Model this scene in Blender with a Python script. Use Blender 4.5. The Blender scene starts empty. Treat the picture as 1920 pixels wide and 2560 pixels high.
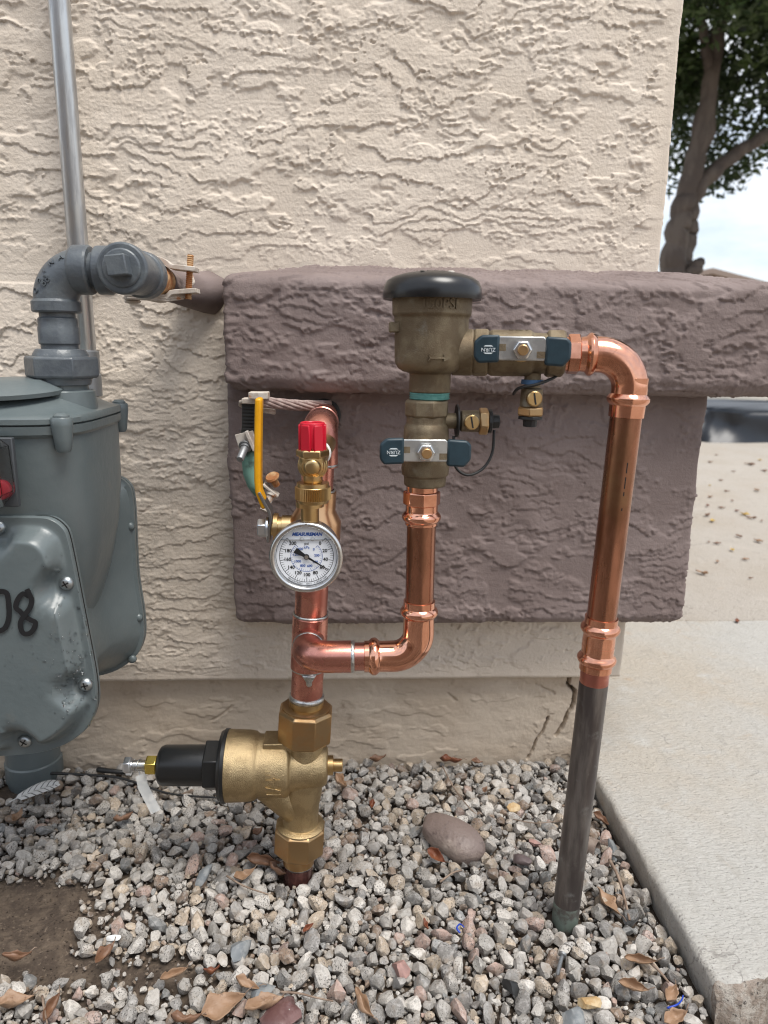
import bpy, bmesh, math, random
import numpy as np
from mathutils import Vector, Matrix

random.seed(7)
rng = np.random.default_rng(11)
scene = bpy.context.scene
COL = scene.collection

# ---------------------------------------------------------------- camera
CAM_H = 0.62
F_PX = 1800.0
PITCH, YAW, ROLL = math.radians(13.0), math.radians(3.0), math.radians(0.8)


def cam_axes():
    cp, sp = math.cos(PITCH), math.sin(PITCH)
    cw, sw = math.cos(YAW), math.sin(YAW)
    fwd = Vector((sw * cp, cw * cp, -sp))
    rt = Vector((cw, -sw, 0))
    up = rt.cross(fwd)
    c, s = math.cos(ROLL), math.sin(ROLL)
    return rt * c + up * s, up * c - rt * s, fwd


AXR, AXU, AXF = cam_axes()
CAM = Vector((0, 0, CAM_H))
cam_data = bpy.data.cameras.new('camera')
cam_data.sensor_fit = 'VERTICAL'
cam_data.sensor_height = 36.0
cam_data.lens = 36.0 * F_PX / 2560.0
cam_data.clip_start = 0.01
cam_data.clip_end = 3000
cam_data.dof.use_dof = True
cam_data.dof.focus_distance = 0.75
cam_data.dof.aperture_fstop = 7.0
cam = bpy.data.objects.new('camera', cam_data)
COL.objects.link(cam)
m3 = Matrix((AXR, AXU, -AXF)).transposed()
cam.matrix_world = Matrix.Translation(CAM) @ m3.to_4x4()
scene.camera = cam

# ---------------------------------------------------------------- world, sun, exposure
SUN_EL, SUN_AZ = math.radians(66), math.radians(140)     # azimuth clockwise from +Y (behind the viewer, to the right)
world = bpy.data.worlds.new('World')
scene.world = world
world.use_nodes = True
wn, wl = world.node_tree.nodes, world.node_tree.links
wn.clear()
w_out = wn.new('ShaderNodeOutputWorld')
w_bg = wn.new('ShaderNodeBackground')
w_sky = wn.new('ShaderNodeTexSky')
w_sky.sky_type = 'NISHITA'
w_sky.sun_disc = False
w_sky.sun_elevation = SUN_EL
w_sky.sun_rotation = SUN_AZ
w_sky.air_density = 1.0
w_sky.dust_density = 1.5
w_tc = wn.new('ShaderNodeTexCoord')
w_map = wn.new('ShaderNodeMapping')
w_map.inputs['Scale'].default_value = (1.0, 1.0, 3.2)
w_noise = wn.new('ShaderNodeTexNoise')
w_noise.inputs['Scale'].default_value = 3.2
w_noise.inputs['Detail'].default_value = 7
w_noise.inputs['Roughness'].default_value = 0.58
w_ramp = wn.new('ShaderNodeValToRGB')
w_ramp.color_ramp.elements[0].position = 0.36
w_ramp.color_ramp.elements[0].color = (0.30, 0.30, 0.30, 1)
w_ramp.color_ramp.elements[1].position = 0.62
w_ramp.color_ramp.elements[1].color = (1, 1, 1, 1)
w_mix = wn.new('ShaderNodeMixRGB')
w_mix.inputs['Color2'].default_value = (6.6, 6.85, 7.2, 1)
wl.new(w_tc.outputs['Generated'], w_map.inputs['Vector'])
wl.new(w_map.outputs['Vector'], w_noise.inputs['Vector'])
wl.new(w_noise.outputs['Fac'], w_ramp.inputs['Fac'])
wl.new(w_ramp.outputs['Color'], w_mix.inputs['Fac'])
wl.new(w_sky.outputs['Color'], w_mix.inputs['Color1'])
wl.new(w_mix.outputs['Color'], w_bg.inputs['Color'])
w_bg.inputs['Strength'].default_value = 0.075
wl.new(w_bg.outputs['Background'], w_out.inputs['Surface'])

sun_data = bpy.data.lights.new('sun', 'SUN')
sun_data.energy = 1.5
sun_data.angle = math.radians(28)
sun_data.color = (1.0, 0.96, 0.9)
sun = bpy.data.objects.new('sun', sun_data)
COL.objects.link(sun)
sd = Vector((math.sin(SUN_AZ) * math.cos(SUN_EL), math.cos(SUN_AZ) * math.cos(SUN_EL), math.sin(SUN_EL)))
sun.rotation_euler = sd.to_track_quat('Z', 'Y').to_euler()

vs = scene.view_settings
vs.view_transform = 'Standard'
vs.look = 'None'
vs.gamma = 1.0
vs.use_curve_mapping = False
vs.exposure = 1.27
scene.cycles.filter_width = 1.1


# ---------------------------------------------------------------- helpers
def ray(px, py):
    return AXR * ((px - 960) / F_PX) + AXU * ((1280 - py) / F_PX) + AXF


def PY(px, py, Y):
    """world point at depth Y (metres in front of the camera, towards the house) seen at photo pixel px,py"""
    d = ray(px, py)
    return CAM + d * (Y / d.y)


def PZ(px, py, Z):
    d = ray(px, py)
    return CAM + d * ((Z - CAM_H) / d.z)


def V(*a):
    return Vector(a)


def basis(axis, ref=None):
    a = Vector(axis).normalized()
    r = Vector(ref) if ref is not None else (Vector((0, 0, 1)) if abs(a.z) < 0.9 else Vector((1, 0, 0)))
    u = (r - a * r.dot(a)).normalized()
    return u, a.cross(u), a


class MB:
    def __init__(s):
        s.v, s.f, s.off = [], [], None

    def add(s, vs_, fs):
        n = len(s.v)
        s.v += [tuple(p) for p in vs_]
        s.f += [tuple(i + n for i in f) for f in fs]
        return s

    def lathe(s, o, axis, prof, seg=40, ref=None, phase=0.0, caps=True):
        u, w, a = basis(axis, ref)
        o = Vector(o)
        vs_, fs = [], []
        for t, r in prof:
            for k in range(seg):
                th = 2 * math.pi * k / seg + phase
                vs_.append(o + a * t + (u * math.cos(th) + w * math.sin(th)) * r)
        for i in range(len(prof) - 1):
            for k in range(seg):
                k2 = (k + 1) % seg
                fs.append((i * seg + k, i * seg + k2, (i + 1) * seg + k2, (i + 1) * seg + k))
        if caps:
            fs.append(tuple(reversed(range(seg))))
            fs.append(tuple(range((len(prof) - 1) * seg, len(prof) * seg)))
        return s.add(vs_, fs)

    def hexa(s, o, axis, L, af, n=6, ref=None, phase=0.0, ch=0.0012):
        r = af / 2 / math.cos(math.pi / n)
        return s.lathe(o, axis, [(0, r - ch), (ch, r), (L - ch, r), (L, r - ch)], n, ref, phase)

    def tube(s, path, r, seg=24, caps=True):
        path = [Vector(p) for p in path]
        n = len(path)
        rr = r if isinstance(r, (list, tuple)) else [r] * n
        tans = []
        for i in range(n):
            t = path[min(i + 1, n - 1)] - path[max(i - 1, 0)]
            tans.append(t.normalized())
        u, w, a = basis(tans[0])
        vs_, fs = [], []
        for i in range(n):
            t = tans[i]
            u = (u - t * u.dot(t)).normalized()
            w = t.cross(u)
            for k in range(seg):
                th = 2 * math.pi * k / seg
                vs_.append(path[i] + (u * math.cos(th) + w * math.sin(th)) * rr[i])
        for i in range(n - 1):
            for k in range(seg):
                k2 = (k + 1) % seg
                fs.append((i * seg + k, i * seg + k2, (i + 1) * seg + k2, (i + 1) * seg + k))
        if caps:
            fs.append(tuple(reversed(range(seg))))
            fs.append(tuple(range((n - 1) * seg, n * seg)))
        return s.add(vs_, fs)

    def box(s, c, size, ex=None, ey=None, ez=None):
        c = Vector(c)
        ex = Vector(ex or (1, 0, 0)).normalized()
        ey = Vector(ey or (0, 1, 0)).normalized()
        ez = Vector(ez or (0, 0, 1)).normalized()
        hx, hy, hz = size[0] / 2, size[1] / 2, size[2] / 2
        vs_ = [c + ex * (sx * hx) + ey * (sy * hy) + ez * (sz * hz) for sx in (-1, 1) for sy in (-1, 1) for sz in (-1, 1)]
        return s.add(vs_, [(0, 1, 3, 2), (4, 6, 7, 5), (0, 4, 5, 1), (2, 3, 7, 6), (0, 2, 6, 4), (1, 5, 7, 3)])

    def strip(s, path, width_dir, w, th):
        """flat bar: path points, constant width direction"""
        path = [Vector(p) for p in path]
        wd = Vector(width_dir).normalized()
        vs_, fs = [], []
        n = len(path)
        for i in range(n):
            t = (path[min(i + 1, n - 1)] - path[max(i - 1, 0)]).normalized()
            nn = t.cross(wd).normalized()
            for a, b in ((-1, -1), (1, -1), (1, 1), (-1, 1)):
                vs_.append(path[i] + wd * (a * w / 2) + nn * (b * th / 2))
        for i in range(n - 1):
            for k in range(4):
                k2 = (k + 1) % 4
                fs.append((i * 4 + k, i * 4 + k2, i * 4 + 4 + k2, i * 4 + 4 + k))
        fs += [(3, 2, 1, 0), tuple(range(n * 4 - 4, n * 4))]
        return s.add(vs_, fs)

    def prism(s, pts, o, ex, ey, depth):
        """polygon pts (2d) in plane ex,ey at o, extruded by depth along ex x ey"""
        ex, ey, o = Vector(ex), Vector(ey), Vector(o)
        nn = ex.cross(ey).normalized() * depth
        n = len(pts)
        vs_ = [o + ex * x + ey * y for x, y in pts] + [o + ex * x + ey * y + nn for x, y in pts]
        fs = [tuple(reversed(range(n))), tuple(range(n, 2 * n))]
        for k in range(n):
            k2 = (k + 1) % n
            fs.append((k, k2, n + k2, n + k))
        return s.add(vs_, fs)

    def build(s, name, mat, parent=None, smooth=35, bevel=0.0, recalc=True):
        me = bpy.data.meshes.new(name)
        me.from_pydata(s.v, [], s.f)
        if recalc:
            bm = bmesh.new()
            bm.from_mesh(me)
            bmesh.ops.recalc_face_normals(bm, faces=bm.faces)
            bm.to_mesh(me)
            bm.free()
        return finish(name, me, mat, parent, smooth, bevel)


def finish(name, me, mat, parent=None, smooth=35, bevel=0.0):
    me.materials.append(mat)
    if not smooth:
        me.polygons.foreach_set('use_smooth', [False] * len(me.polygons))
        for e_ in ('sharp_edge', 'sharp_face'):
            if e_ in me.attributes:
                me.attributes.remove(me.attributes[e_])
        me.polygons.foreach_set('use_smooth', [False] * len(me.polygons))
    else:
        me.polygons.foreach_set('use_smooth', [True] * len(me.polygons))
        if smooth < 180:
            me.set_sharp_from_angle(angle=math.radians(smooth))
    o = bpy.data.objects.new(name, me)
    COL.objects.link(o)
    if parent is not None:
        setparent(o, parent)
    if bevel:
        b = o.modifiers.new('bevel', 'BEVEL')
        b.width = bevel
        b.segments = 2
        b.limit_method = 'ANGLE'
        b.angle_limit = math.radians(30)
        b.use_clamp_overlap = True
    return o


def world_of(o):
    m = o.matrix_basis.copy()
    if o.parent is not None:
        m = world_of(o.parent) @ o.matrix_parent_inverse @ m
    return m


def setparent(o, p):
    o.parent = p
    o.matrix_parent_inverse = world_of(p).inverted()


def tag(o, label=None, cat=None, group=None, kind=None):
    if label:
        o['label'] = label
    if cat:
        o['category'] = cat
    if group:
        o['group'] = group
    if kind:
        o['kind'] = kind
    return o


def thing(name, loc, label, cat, group=None):
    o = bpy.data.objects.new(name, None)
    COL.objects.link(o)
    o.location = loc
    o.empty_display_size = 0.02
    return tag(o, label, cat, group)


def arc(c, a0, a1, r, u, w, n=12):
    """points c + r(cos u + sin w)"""
    c, u, w = Vector(c), Vector(u), Vector(w)
    return [c + (u * math.cos(a0 + (a1 - a0) * i / n) + w * math.sin(a0 + (a1 - a0) * i / n)) * r for i in range(n + 1)]


def catmull(pts, n):
    out = []
    for i in range(len(pts) - 1):
        p0, p1, p2, p3 = pts[max(i - 1, 0)], pts[i], pts[i + 1], pts[min(i + 2, len(pts) - 1)]
        for k in range(n):
            t = k / n
            out.append(tuple(0.5 * (2 * b + (c - a) * t + (2 * a - 5 * b + 4 * c - d) * t * t + (3 * b - a - 3 * c + d) * t ** 3) for a, b, c, d in zip(p0, p1, p2, p3)))
    out.append(pts[-1])
    return out


def text_obj(name, txt, mat, parent, o, ex, ey, size, depth=0.0002, italic=0.0, bold=0.0, align='CENTER', bend=None, space=1.0, shift=0.0):
    cu = bpy.data.curves.new(name, 'FONT')
    cu.body = txt
    cu.size = size
    cu.align_x = align
    cu.align_y = 'CENTER'
    cu.extrude = depth
    cu.shear = italic
    cu.offset = bold
    cu.space_character = space
    cu.resolution_u = 3
    tmp = bpy.data.objects.new('tmp', cu)
    COL.objects.link(tmp)
    dg = bpy.context.evaluated_depsgraph_get()
    me = bpy.data.meshes.new_from_object(tmp.evaluated_get(dg))
    bpy.data.objects.remove(tmp)
    bpy.data.curves.remove(cu)
    me.name = name
    ex, ey, o = Vector(ex).normalized(), Vector(ey).normalized(), Vector(o)
    nn = ex.cross(ey)
    for v in me.vertices:
        x, y, z = v.co
        if bend:                      # wrap round a cylinder of radius bend about ey
            th = (x + shift) / bend
            v.co = o + ex * (math.sin(th) * (bend + z)) + nn * (math.cos(th) * (bend + z) - bend) + ey * y
        else:
            v.co = o + ex * x + ey * y + nn * z
    me.materials.clear()
    bm = bmesh.new()
    bm.from_mesh(me)
    bmesh.ops.remove_doubles(bm, verts=bm.verts, dist=1e-6)
    bmesh.ops.recalc_face_normals(bm, faces=bm.faces)
    me2 = bpy.data.meshes.new(name)
    bm.to_mesh(me2)
    bm.free()
    bpy.data.meshes.remove(me)
    return finish(name, me2, mat, parent, 0)


# ---------------------------------------------------------------- noise (numpy)
def _hash(ix, iy, seed):
    n = (ix.astype(np.int64) * 374761393 + iy.astype(np.int64) * 668265263 + seed * 2147483647) & 0xffffffff
    n = ((n ^ (n >> 13)) * 1274126177) & 0xffffffff
    return (n ^ (n >> 16)) & 0xffff


def perlin(x, y, seed=0):
    ix, iy = np.floor(x), np.floor(y)
    fx, fy = x - ix, y - iy
    ix, iy = ix.astype(np.int64), iy.astype(np.int64)
    u = fx * fx * fx * (fx * (fx * 6 - 15) + 10)
    v = fy * fy * fy * (fy * (fy * 6 - 15) + 10)

    def g(dx, dy):
        a = _hash(ix + dx, iy + dy, seed) * (2 * math.pi / 65536)
        return np.cos(a) * (fx - dx) + np.sin(a) * (fy - dy)
    a = g(0, 0) * (1 - u) + g(1, 0) * u
    b = g(0, 1) * (1 - u) + g(1, 1) * u
    return (a * (1 - v) + b * v) * 1.45


def fbm(x, y, o=4, seed=0, gain=0.5):
    t, a, s = 0, 1.0, 0.0
    for i in range(o):
        t = t + a * perlin(x * 2 ** i + 17.3 * i, y * 2 ** i - 9.1 * i, seed + i * 13)
        s += a
        a *= gain
    return t / s


def sstep(a, b, x):
    t = np.clip((x - a) / (b - a), 0, 1)
    return t * t * (3 - 2 * t)


def stucco(u, v, seed=0, amp=1.0, spacing=0.05):
    """skip-trowel stucco relief in metres: u along the wall, v up.  Flat plates with soft upper and ragged, crisp lower edges."""
    wu = u + 0.012 * fbm(u * 18, v * 18, 3, seed + 50)
    rag = 0.30 * fbm(u * 60, v * 80, 3, seed + 3, 0.62)
    p1 = -v / spacing + 2.2 * fbm(wu * 5.5, v * 11, 4, seed + 1) + rag
    s1 = p1 - np.floor(p1)
    a1 = sstep(-0.05, 0.07, fbm(u * 8, v * 14, 5, seed + 2, 0.62))
    h1 = a1 * (s1 ** 0.28) * (0.88 + 0.12 * s1)
    p2 = -v / (spacing * 0.42) + 2.6 * fbm(wu * 13, v * 17, 4, seed + 7) + 1.3 * rag
    s2 = p2 - np.floor(p2)
    a2 = sstep(0.02, 0.12, fbm(u * 11 + 5, v * 16, 5, seed + 8, 0.62))
    h2 = a2 * 0.72 * s2 ** 0.4
    pl = fbm(wu * 16, v * 30, 5, seed + 21, 0.60)
    pl2 = fbm(wu * 16, (v - 0.006) * 30, 5, seed + 21, 0.60)
    h3 = 0.80 * sstep(0.05, 0.075, pl) * sstep(-0.25, 0.12, pl2) * sstep(-0.02, 0.1, fbm(u * 6 - 3, v * 9, 2, seed + 22))
    h = np.maximum(np.maximum(h1, h2), h3)
    edge_ = np.maximum(sstep(0.65, 0.95, s1) * a1, sstep(0.6, 0.95, s2) * a2)
    rough = np.maximum(sstep(0.05, 0.3, fbm(u * 14, v * 20, 3, seed + 11)), 0.7 * edge_)
    crumb = np.maximum(0, fbm(u * 140, v * 160, 2, seed + 12) - 0.05) * 2.4
    h = h + rough * crumb * 0.6
    h = h + 0.10 * fbm(u * 25, v * 420, 2, seed + 14) + 0.13 * fbm(u * 330, v * 330, 1, seed + 15)
    return h * 0.0031 * amp


def grid_mesh(name, P, flip=False):
    """P: (nu,nv,3) array -> mesh"""
    nu, nv = P.shape[:2]
    me = bpy.data.meshes.new(name)
    nf = (nu - 1) * (nv - 1)
    me.vertices.add(nu * nv)
    me.vertices.foreach_set('co', P.reshape(-1).astype(np.float32))
    i = np.arange(nu - 1)[:, None] * nv + np.arange(nv - 1)[None, :]
    q = np.stack([i, i + nv, i + nv + 1, i + 1], -1) if not flip else np.stack([i, i + 1, i + nv + 1, i + nv], -1)
    me.loops.add(nf * 4)
    me.loops.foreach_set('vertex_index', q.reshape(-1).astype(np.int32))
    me.polygons.add(nf)
    me.polygons.foreach_set('loop_start', np.arange(0, nf * 4, 4, dtype=np.int32))
    me.polygons.foreach_set('loop_total', np.full(nf, 4, dtype=np.int32))
    me.update(calc_edges=True)
    return me


def gnormals(P):
    du = np.gradient(P, axis=0)
    dv = np.gradient(P, axis=1)
    n = np.cross(du, dv)
    return n / np.maximum(np.linalg.norm(n, axis=2, keepdims=True), 1e-12)


def densify(segs):
    """segs: list of (start,end,step) -> 1d coordinates"""
    out = []
    for a, b, st in segs:
        n = max(1, int(round(abs(b - a) / st)))
        out += list(np.linspace(a, b, n, endpoint=False))
    out.append(segs[-1][1])
    return np.array(out)


# ---------------------------------------------------------------- materials
MATS = {}


class NT:
    def __init__(s, name):
        s.m = bpy.data.materials.new(name)
        s.m.use_nodes = True
        s.n, s.l = s.m.node_tree.nodes, s.m.node_tree.links
        s.b = s.n['Principled BSDF']
        s.tc = s.n.new('ShaderNodeTexCoord').outputs['Object']

    def mapped(s, scale=(1, 1, 1)):
        mp = s.n.new('ShaderNodeMapping')
        mp.inputs['Scale'].default_value = scale
        s.l.new(s.tc, mp.inputs['Vector'])
        return mp.outputs['Vector']

    def noise(s, scale, detail=4, rough=0.55, stretch=None, dist=0.0):
        t = s.n.new('ShaderNodeTexNoise')
        t.inputs['Scale'].default_value = scale
        t.inputs['Detail'].default_value = detail
        t.inputs['Roughness'].default_value = rough
        t.inputs['Distortion'].default_value = dist
        s.l.new(s.mapped(stretch) if stretch else s.tc, t.inputs['Vector'])
        return t.outputs['Fac']

    def ramp(s, fac, lo, hi, c0=0.0, c1=1.0):
        r = s.n.new('ShaderNodeMapRange')
        r.interpolation_type = 'SMOOTHSTEP'
        r.inputs['From Min'].default_value = lo
        r.inputs['From Max'].default_value = hi
        r.inputs['To Min'].default_value = c0
        r.inputs['To Max'].default_value = c1
        s.l.new(fac, r.inputs['Value'])
        return r.outputs['Result']

    def mix(s, fac, a, b, mode='MIX'):
        m = s.n.new('ShaderNodeMixRGB')
        m.blend_type = mode
        for sock, val in (('Fac', fac), ('Color1', a), ('Color2', b)):
            if hasattr(val, 'links') or isinstance(val, bpy.types.NodeSocket):
                s.l.new(val, m.inputs[sock])
            elif isinstance(val, (int, float)):
                m.inputs[sock].default_value = val
            else:
                m.inputs[sock].default_value = (*val, 1)
        return m.outputs['Color']

    def set(s, key, val):
        if isinstance(val, bpy.types.NodeSocket):
            s.l.new(val, s.b.inputs[key])
        elif isinstance(val, (tuple, list)):
            s.b.inputs[key].default_value = (*val, 1)
        else:
            s.b.inputs[key].default_value = val

    def bump(s, fac, dist, strength=1.0):
        b = s.n.new('ShaderNodeBump')
        b.inputs['Strength'].default_value = strength
        b.inputs['Distance'].default_value = dist
        s.l.new(fac, b.inputs['Height'])
        prev = s.b.inputs['Normal'].links
        if prev:
            s.l.new(prev[0].from_socket, b.inputs['Normal'])
        s.l.new(b.outputs['Normal'], s.b.inputs['Normal'])


def pm(name, col, rough=0.5, metal=0.0, col2=None, scale=60, lo=0.42, hi=0.6, stretch=None, rough2=None,
       bump=0.0, bscale=400, dust=None, dscale=25, dlo=0.5, dhi=0.7, coat=0.0, detail=5):
    t = NT(name)
    c = col
    if col2 is not None:
        f = t.ramp(t.noise(scale, detail, 0.6, stretch), lo, hi)
        c = t.mix(f, col, col2)
        if rough2 is not None:
            t.set('Roughness', t.ramp(f, 0, 1, rough, rough2))
        else:
            t.set('Roughness', rough)
    else:
        t.set('Roughness', rough)
    if dust is not None:
        c = t.mix(t.ramp(t.noise(dscale, 6, 0.62), dlo, dhi), c, dust)
    t.set('Base Color', c)
    t.set('Metallic', metal)
    if coat:
        t.set('Coat Weight', coat)
    if bump:
        t.bump(t.noise(bscale, 3, 0.6), bump)
    MATS[name] = t.m
    return t.m


M_BEIGE = pm('stucco_paint_beige', (0.635, 0.55, 0.455), 0.85, col2=(0.675, 0.59, 0.495), scale=9, bump=0.0006, bscale=520, dust=(0.55, 0.465, 0.375), dscale=14, dlo=0.62, dhi=0.85)
M_BROWN = pm('stucco_paint_brown', (0.186, 0.142, 0.130), 0.8, col2=(0.218, 0.170, 0.157), scale=10, bump=0.0006, bscale=520, dust=(0.27, 0.20, 0.175), dscale=30, dlo=0.62, dhi=0.85)
M_STEM = pm('foundation_paint', (0.48, 0.395, 0.305), 0.85, col2=(0.54, 0.455, 0.36), scale=7, bump=0.0005, bscale=500, dust=(0.30, 0.23, 0.17), dscale=22, dlo=0.58, dhi=0.75)
M_COPPER = pm('bright_copper', (0.86, 0.44, 0.30), 0.12, 1.0, col2=(0.66, 0.30, 0.19), scale=35, rough2=0.22, lo=0.4, hi=0.7, dust=(0.40, 0.16, 0.10), dscale=60, dlo=0.58, dhi=0.76)
M_COPPER_PINK = pm('heated_copper', (0.66, 0.30, 0.235), 0.25, 1.0, col2=(0.46, 0.18, 0.14), scale=28, rough2=0.4, dust=(0.30, 0.12, 0.09), dscale=45, dlo=0.62, dhi=0.78)
M_COPPER_WORN_REFL = pm('drawn_copper_dark_refl', (0.47, 0.225, 0.15), 0.22, 1.0, col2=(0.22, 0.105, 0.06), scale=14, lo=0.35, hi=0.68, stretch=(3, 3, 0.7), rough2=0.36, dust=(0.30, 0.18, 0.10), dscale=9, dlo=0.52, dhi=0.75)  # worn brown patches; base also darkened to stand in for missing dark reflections
M_COPPER_DARK = pm('oxidised_copper', (0.085, 0.072, 0.068), 0.38, 0.6, col2=(0.20, 0.18, 0.165), scale=26, stretch=(2.5, 2.5, 0.4), lo=0.38, hi=0.7, dust=(0.30, 0.31, 0.30), dscale=34, dlo=0.56, dhi=0.78)
M_PATINA = pm('green_patina', (0.17, 0.21, 0.18), 0.65, 0.3, col2=(0.10, 0.09, 0.08), scale=60)
M_SOLDER = pm('solder', (0.62, 0.62, 0.60), 0.32, 1.0, col2=(0.4, 0.4, 0.39), scale=200, bump=0.0004, bscale=300)
M_BRASS = pm('cast_brass', (0.49, 0.375, 0.215), 0.42, 1.0, col2=(0.39, 0.295, 0.165), scale=60, bump=0.0007, bscale=900, dust=(0.27, 0.20, 0.105), dscale=18, dlo=0.56, dhi=0.8)
M_BRASS_M = pm('machined_brass', (0.56, 0.41, 0.21), 0.28, 1.0, col2=(0.52, 0.34, 0.15), scale=40, rough2=0.36)
M_BRASS_N = pm('nut_brass', (0.44, 0.30, 0.16), 0.34, 1.0, col2=(0.46, 0.28, 0.13), scale=50, rough2=0.42)
M_BRASS_Y = pm('yellow_brass', (0.80, 0.62, 0.15), 0.25, 1.0)
M_BRONZE = pm('weathered_bronze', (0.165, 0.125, 0.08), 0.55, 0.75, col2=(0.235, 0.19, 0.125), scale=45, bump=0.0004, bscale=1100, dust=(0.30, 0.29, 0.25), dscale=38, dlo=0.58, dhi=0.78)
M_TEAL = pm('teal_verdigris', (0.06, 0.20, 0.18), 0.7, 0.0, col2=(0.11, 0.29, 0.26), scale=90)
M_GPAINT = pm('grey_enamel', (0.110, 0.134, 0.138), 0.32, 0.0, col2=(0.124, 0.148, 0.151), scale=12, bump=0.0004, bscale=90, dust=(0.16, 0.16, 0.145), dscale=30, dlo=0.58, dhi=0.82)
M_GPIPE = pm('grey_pipe_paint', (0.082, 0.095, 0.108), 0.36, 0.0, col2=(0.11, 0.125, 0.135), scale=40, bump=0.0006, bscale=160, dust=(0.24, 0.245, 0.245), dscale=90, dlo=0.66, dhi=0.8)
M_GALV = pm('galvanised_steel', (0.62, 0.64, 0.65), 0.34, 1.0, col2=(0.45, 0.46, 0.47), scale=30, stretch=(4, 4, 0.5), rough2=0.46)
M_ZINC = pm('zinc_plate', (0.72, 0.76, 0.80), 0.28, 1.0)
M_STEEL = pm('stainless_steel', (0.66, 0.66, 0.65), 0.24, 1.0)
M_PLATE = pm('painted_clamp', (0.55, 0.50, 0.44), 0.6, 0.0, col2=(0.42, 0.36, 0.30), scale=90, dust=(0.40, 0.16, 0.05), dscale=70, dlo=0.6, dhi=0.72)
M_RUST = pm('rusty_steel', (0.36, 0.145, 0.05), 0.75, 0.1, col2=(0.52, 0.33, 0.17), scale=80, bump=0.0005, bscale=500)
M_WIREP = pm('painted_wire', (0.36, 0.28, 0.25), 0.7, 0.0, col2=(0.24, 0.17, 0.15), scale=120)
M_BLACK = pm('black_plastic', (0.010, 0.0105, 0.011), 0.30)
M_BLACK_R = pm('black_rubber', (0.016, 0.016, 0.016), 0.5)
M_BLACK_CAP = pm('black_cap_plastic', (0.006, 0.0065, 0.0075), 0.28, col2=(0.011, 0.0115, 0.0125), scale=30)
M_RED = pm('red_plastic', (0.50, 0.004, 0.022), 0.36)
M_YEL = pm('yellow_vinyl', (0.78, 0.37, 0.004), 0.38, col2=(0.70, 0.32, 0.004), scale=40)
M_NAVY = pm('navy_vinyl', (0.010, 0.028, 0.040), 0.42, col2=(0.014, 0.036, 0.050), scale=60)
M_WHITE = pm('white_dial', (0.78, 0.80, 0.83), 0.4)
M_INK = pm('black_print', (0.006, 0.006, 0.007), 0.75)
M_BLUE = pm('blue_print', (0.02, 0.09, 0.36), 0.6)
M_LOGO = pm('pale_print', (0.62, 0.68, 0.70), 0.6)
M_TAPE = pm('thread_tape', (0.75, 0.75, 0.73), 0.6)
M_HANDLE = pm('cast_zinc', (0.60, 0.61, 0.60), 0.34, 0.9, col2=(0.45, 0.46, 0.46), scale=70)
M_REDW = pm('red_weave', (0.25, 0.10, 0.08), 0.6)


def concrete(name, base, warm, dark):
    t = NT(name)
    c = t.mix(t.ramp(t.noise(2.6, 5, 0.6), 0.40, 0.68), base, warm)
    c = t.mix(t.ramp(t.noise(14, 5, 0.65), 0.55, 0.75), c, (base[0] * 1.08, base[1] * 1.08, base[2] * 1.08))
    c = t.mix(t.ramp(t.noise(9, 6, 0.7, dist=1.0), 0.58, 0.74, 0, 0.55), c, (0.44, 0.32, 0.21))
    c = t.mix(t.ramp(t.noise(420, 2, 0.5), 0.62, 0.72, 0, 0.7), c, dark)
    c = t.mix(t.ramp(t.noise(24, 6, 0.7, (2.2, 0.8, 1)), 0.50, 0.72, 0, 0.40), c, (base[0] * 0.72, base[1] * 0.69, base[2] * 0.64))
    c = t.mix(t.ramp(t.noise(60, 5, 0.7), 0.55, 0.8, 0, 0.35), c, dark)
    vo_ = t.n.new('ShaderNodeTexVoronoi')
    vo_.feature = 'DISTANCE_TO_EDGE'
    vo_.inputs['Scale'].default_value = 5.0
    wm = t.n.new('ShaderNodeVectorMath')
    wm.operation = 'MULTIPLY_ADD'
    nz_ = t.n.new('ShaderNodeTexNoise')
    nz_.inputs['Scale'].default_value = 9.0
    nz_.inputs['Detail'].default_value = 6
    t.l.new(t.tc, nz_.inputs['Vector'])
    t.l.new(nz_.outputs['Color'], wm.inputs[0])
    wm.inputs[1].default_value = (0.22, 0.22, 0.22)
    t.l.new(t.tc, wm.inputs[2])
    t.l.new(wm.outputs[0], vo_.inputs['Vector'])
    crk = t.ramp(vo_.outputs['Distance'], 0.002, 0.010, 1.0, 0.0)
    gate = t.ramp(t.noise(5, 3, 0.5), 0.50, 0.60)
    mm = t.n.new('ShaderNodeMath')
    mm.operation = 'MULTIPLY'
    t.l.new(crk, mm.inputs[0])
    t.l.new(gate, mm.inputs[1])
    c = t.mix(t.ramp(mm.outputs[0], 0, 1, 0, 0.45), c, dark)
    t.set('Base Color', c)
    t.set('Roughness', 0.86)
    c = None
    t.bump(t.noise(110, 5, 0.65, (1, 2.2, 1)), 0.0055)
    t.bump(t.noise(500, 3, 0.6), 0.0005)
    return t.m


M_CONC = concrete('broom_finished_concrete', (0.48, 0.465, 0.43), (0.47, 0.42, 0.35), (0.19, 0.17, 0.155))
M_CONC2 = concrete('driveway_concrete', (0.44, 0.40, 0.35), (0.41, 0.36, 0.30), (0.20, 0.17, 0.14))


def agg_mat():
    t = NT('broken_aggregate')
    c = t.mix(t.ramp(t.noise(70, 5, 0.7), 0.4, 0.65), (0.30, 0.245, 0.20), (0.46, 0.42, 0.37))
    c = t.mix(t.ramp(t.noise(180, 3, 0.6), 0.58, 0.68), c, (0.10, 0.085, 0.075))
    t.set('Base Color', c)
    t.set('Roughness', 0.9)
    t.bump(t.noise(160, 5, 0.7), 0.006)
    return t.m


M_AGG = agg_mat()


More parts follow.
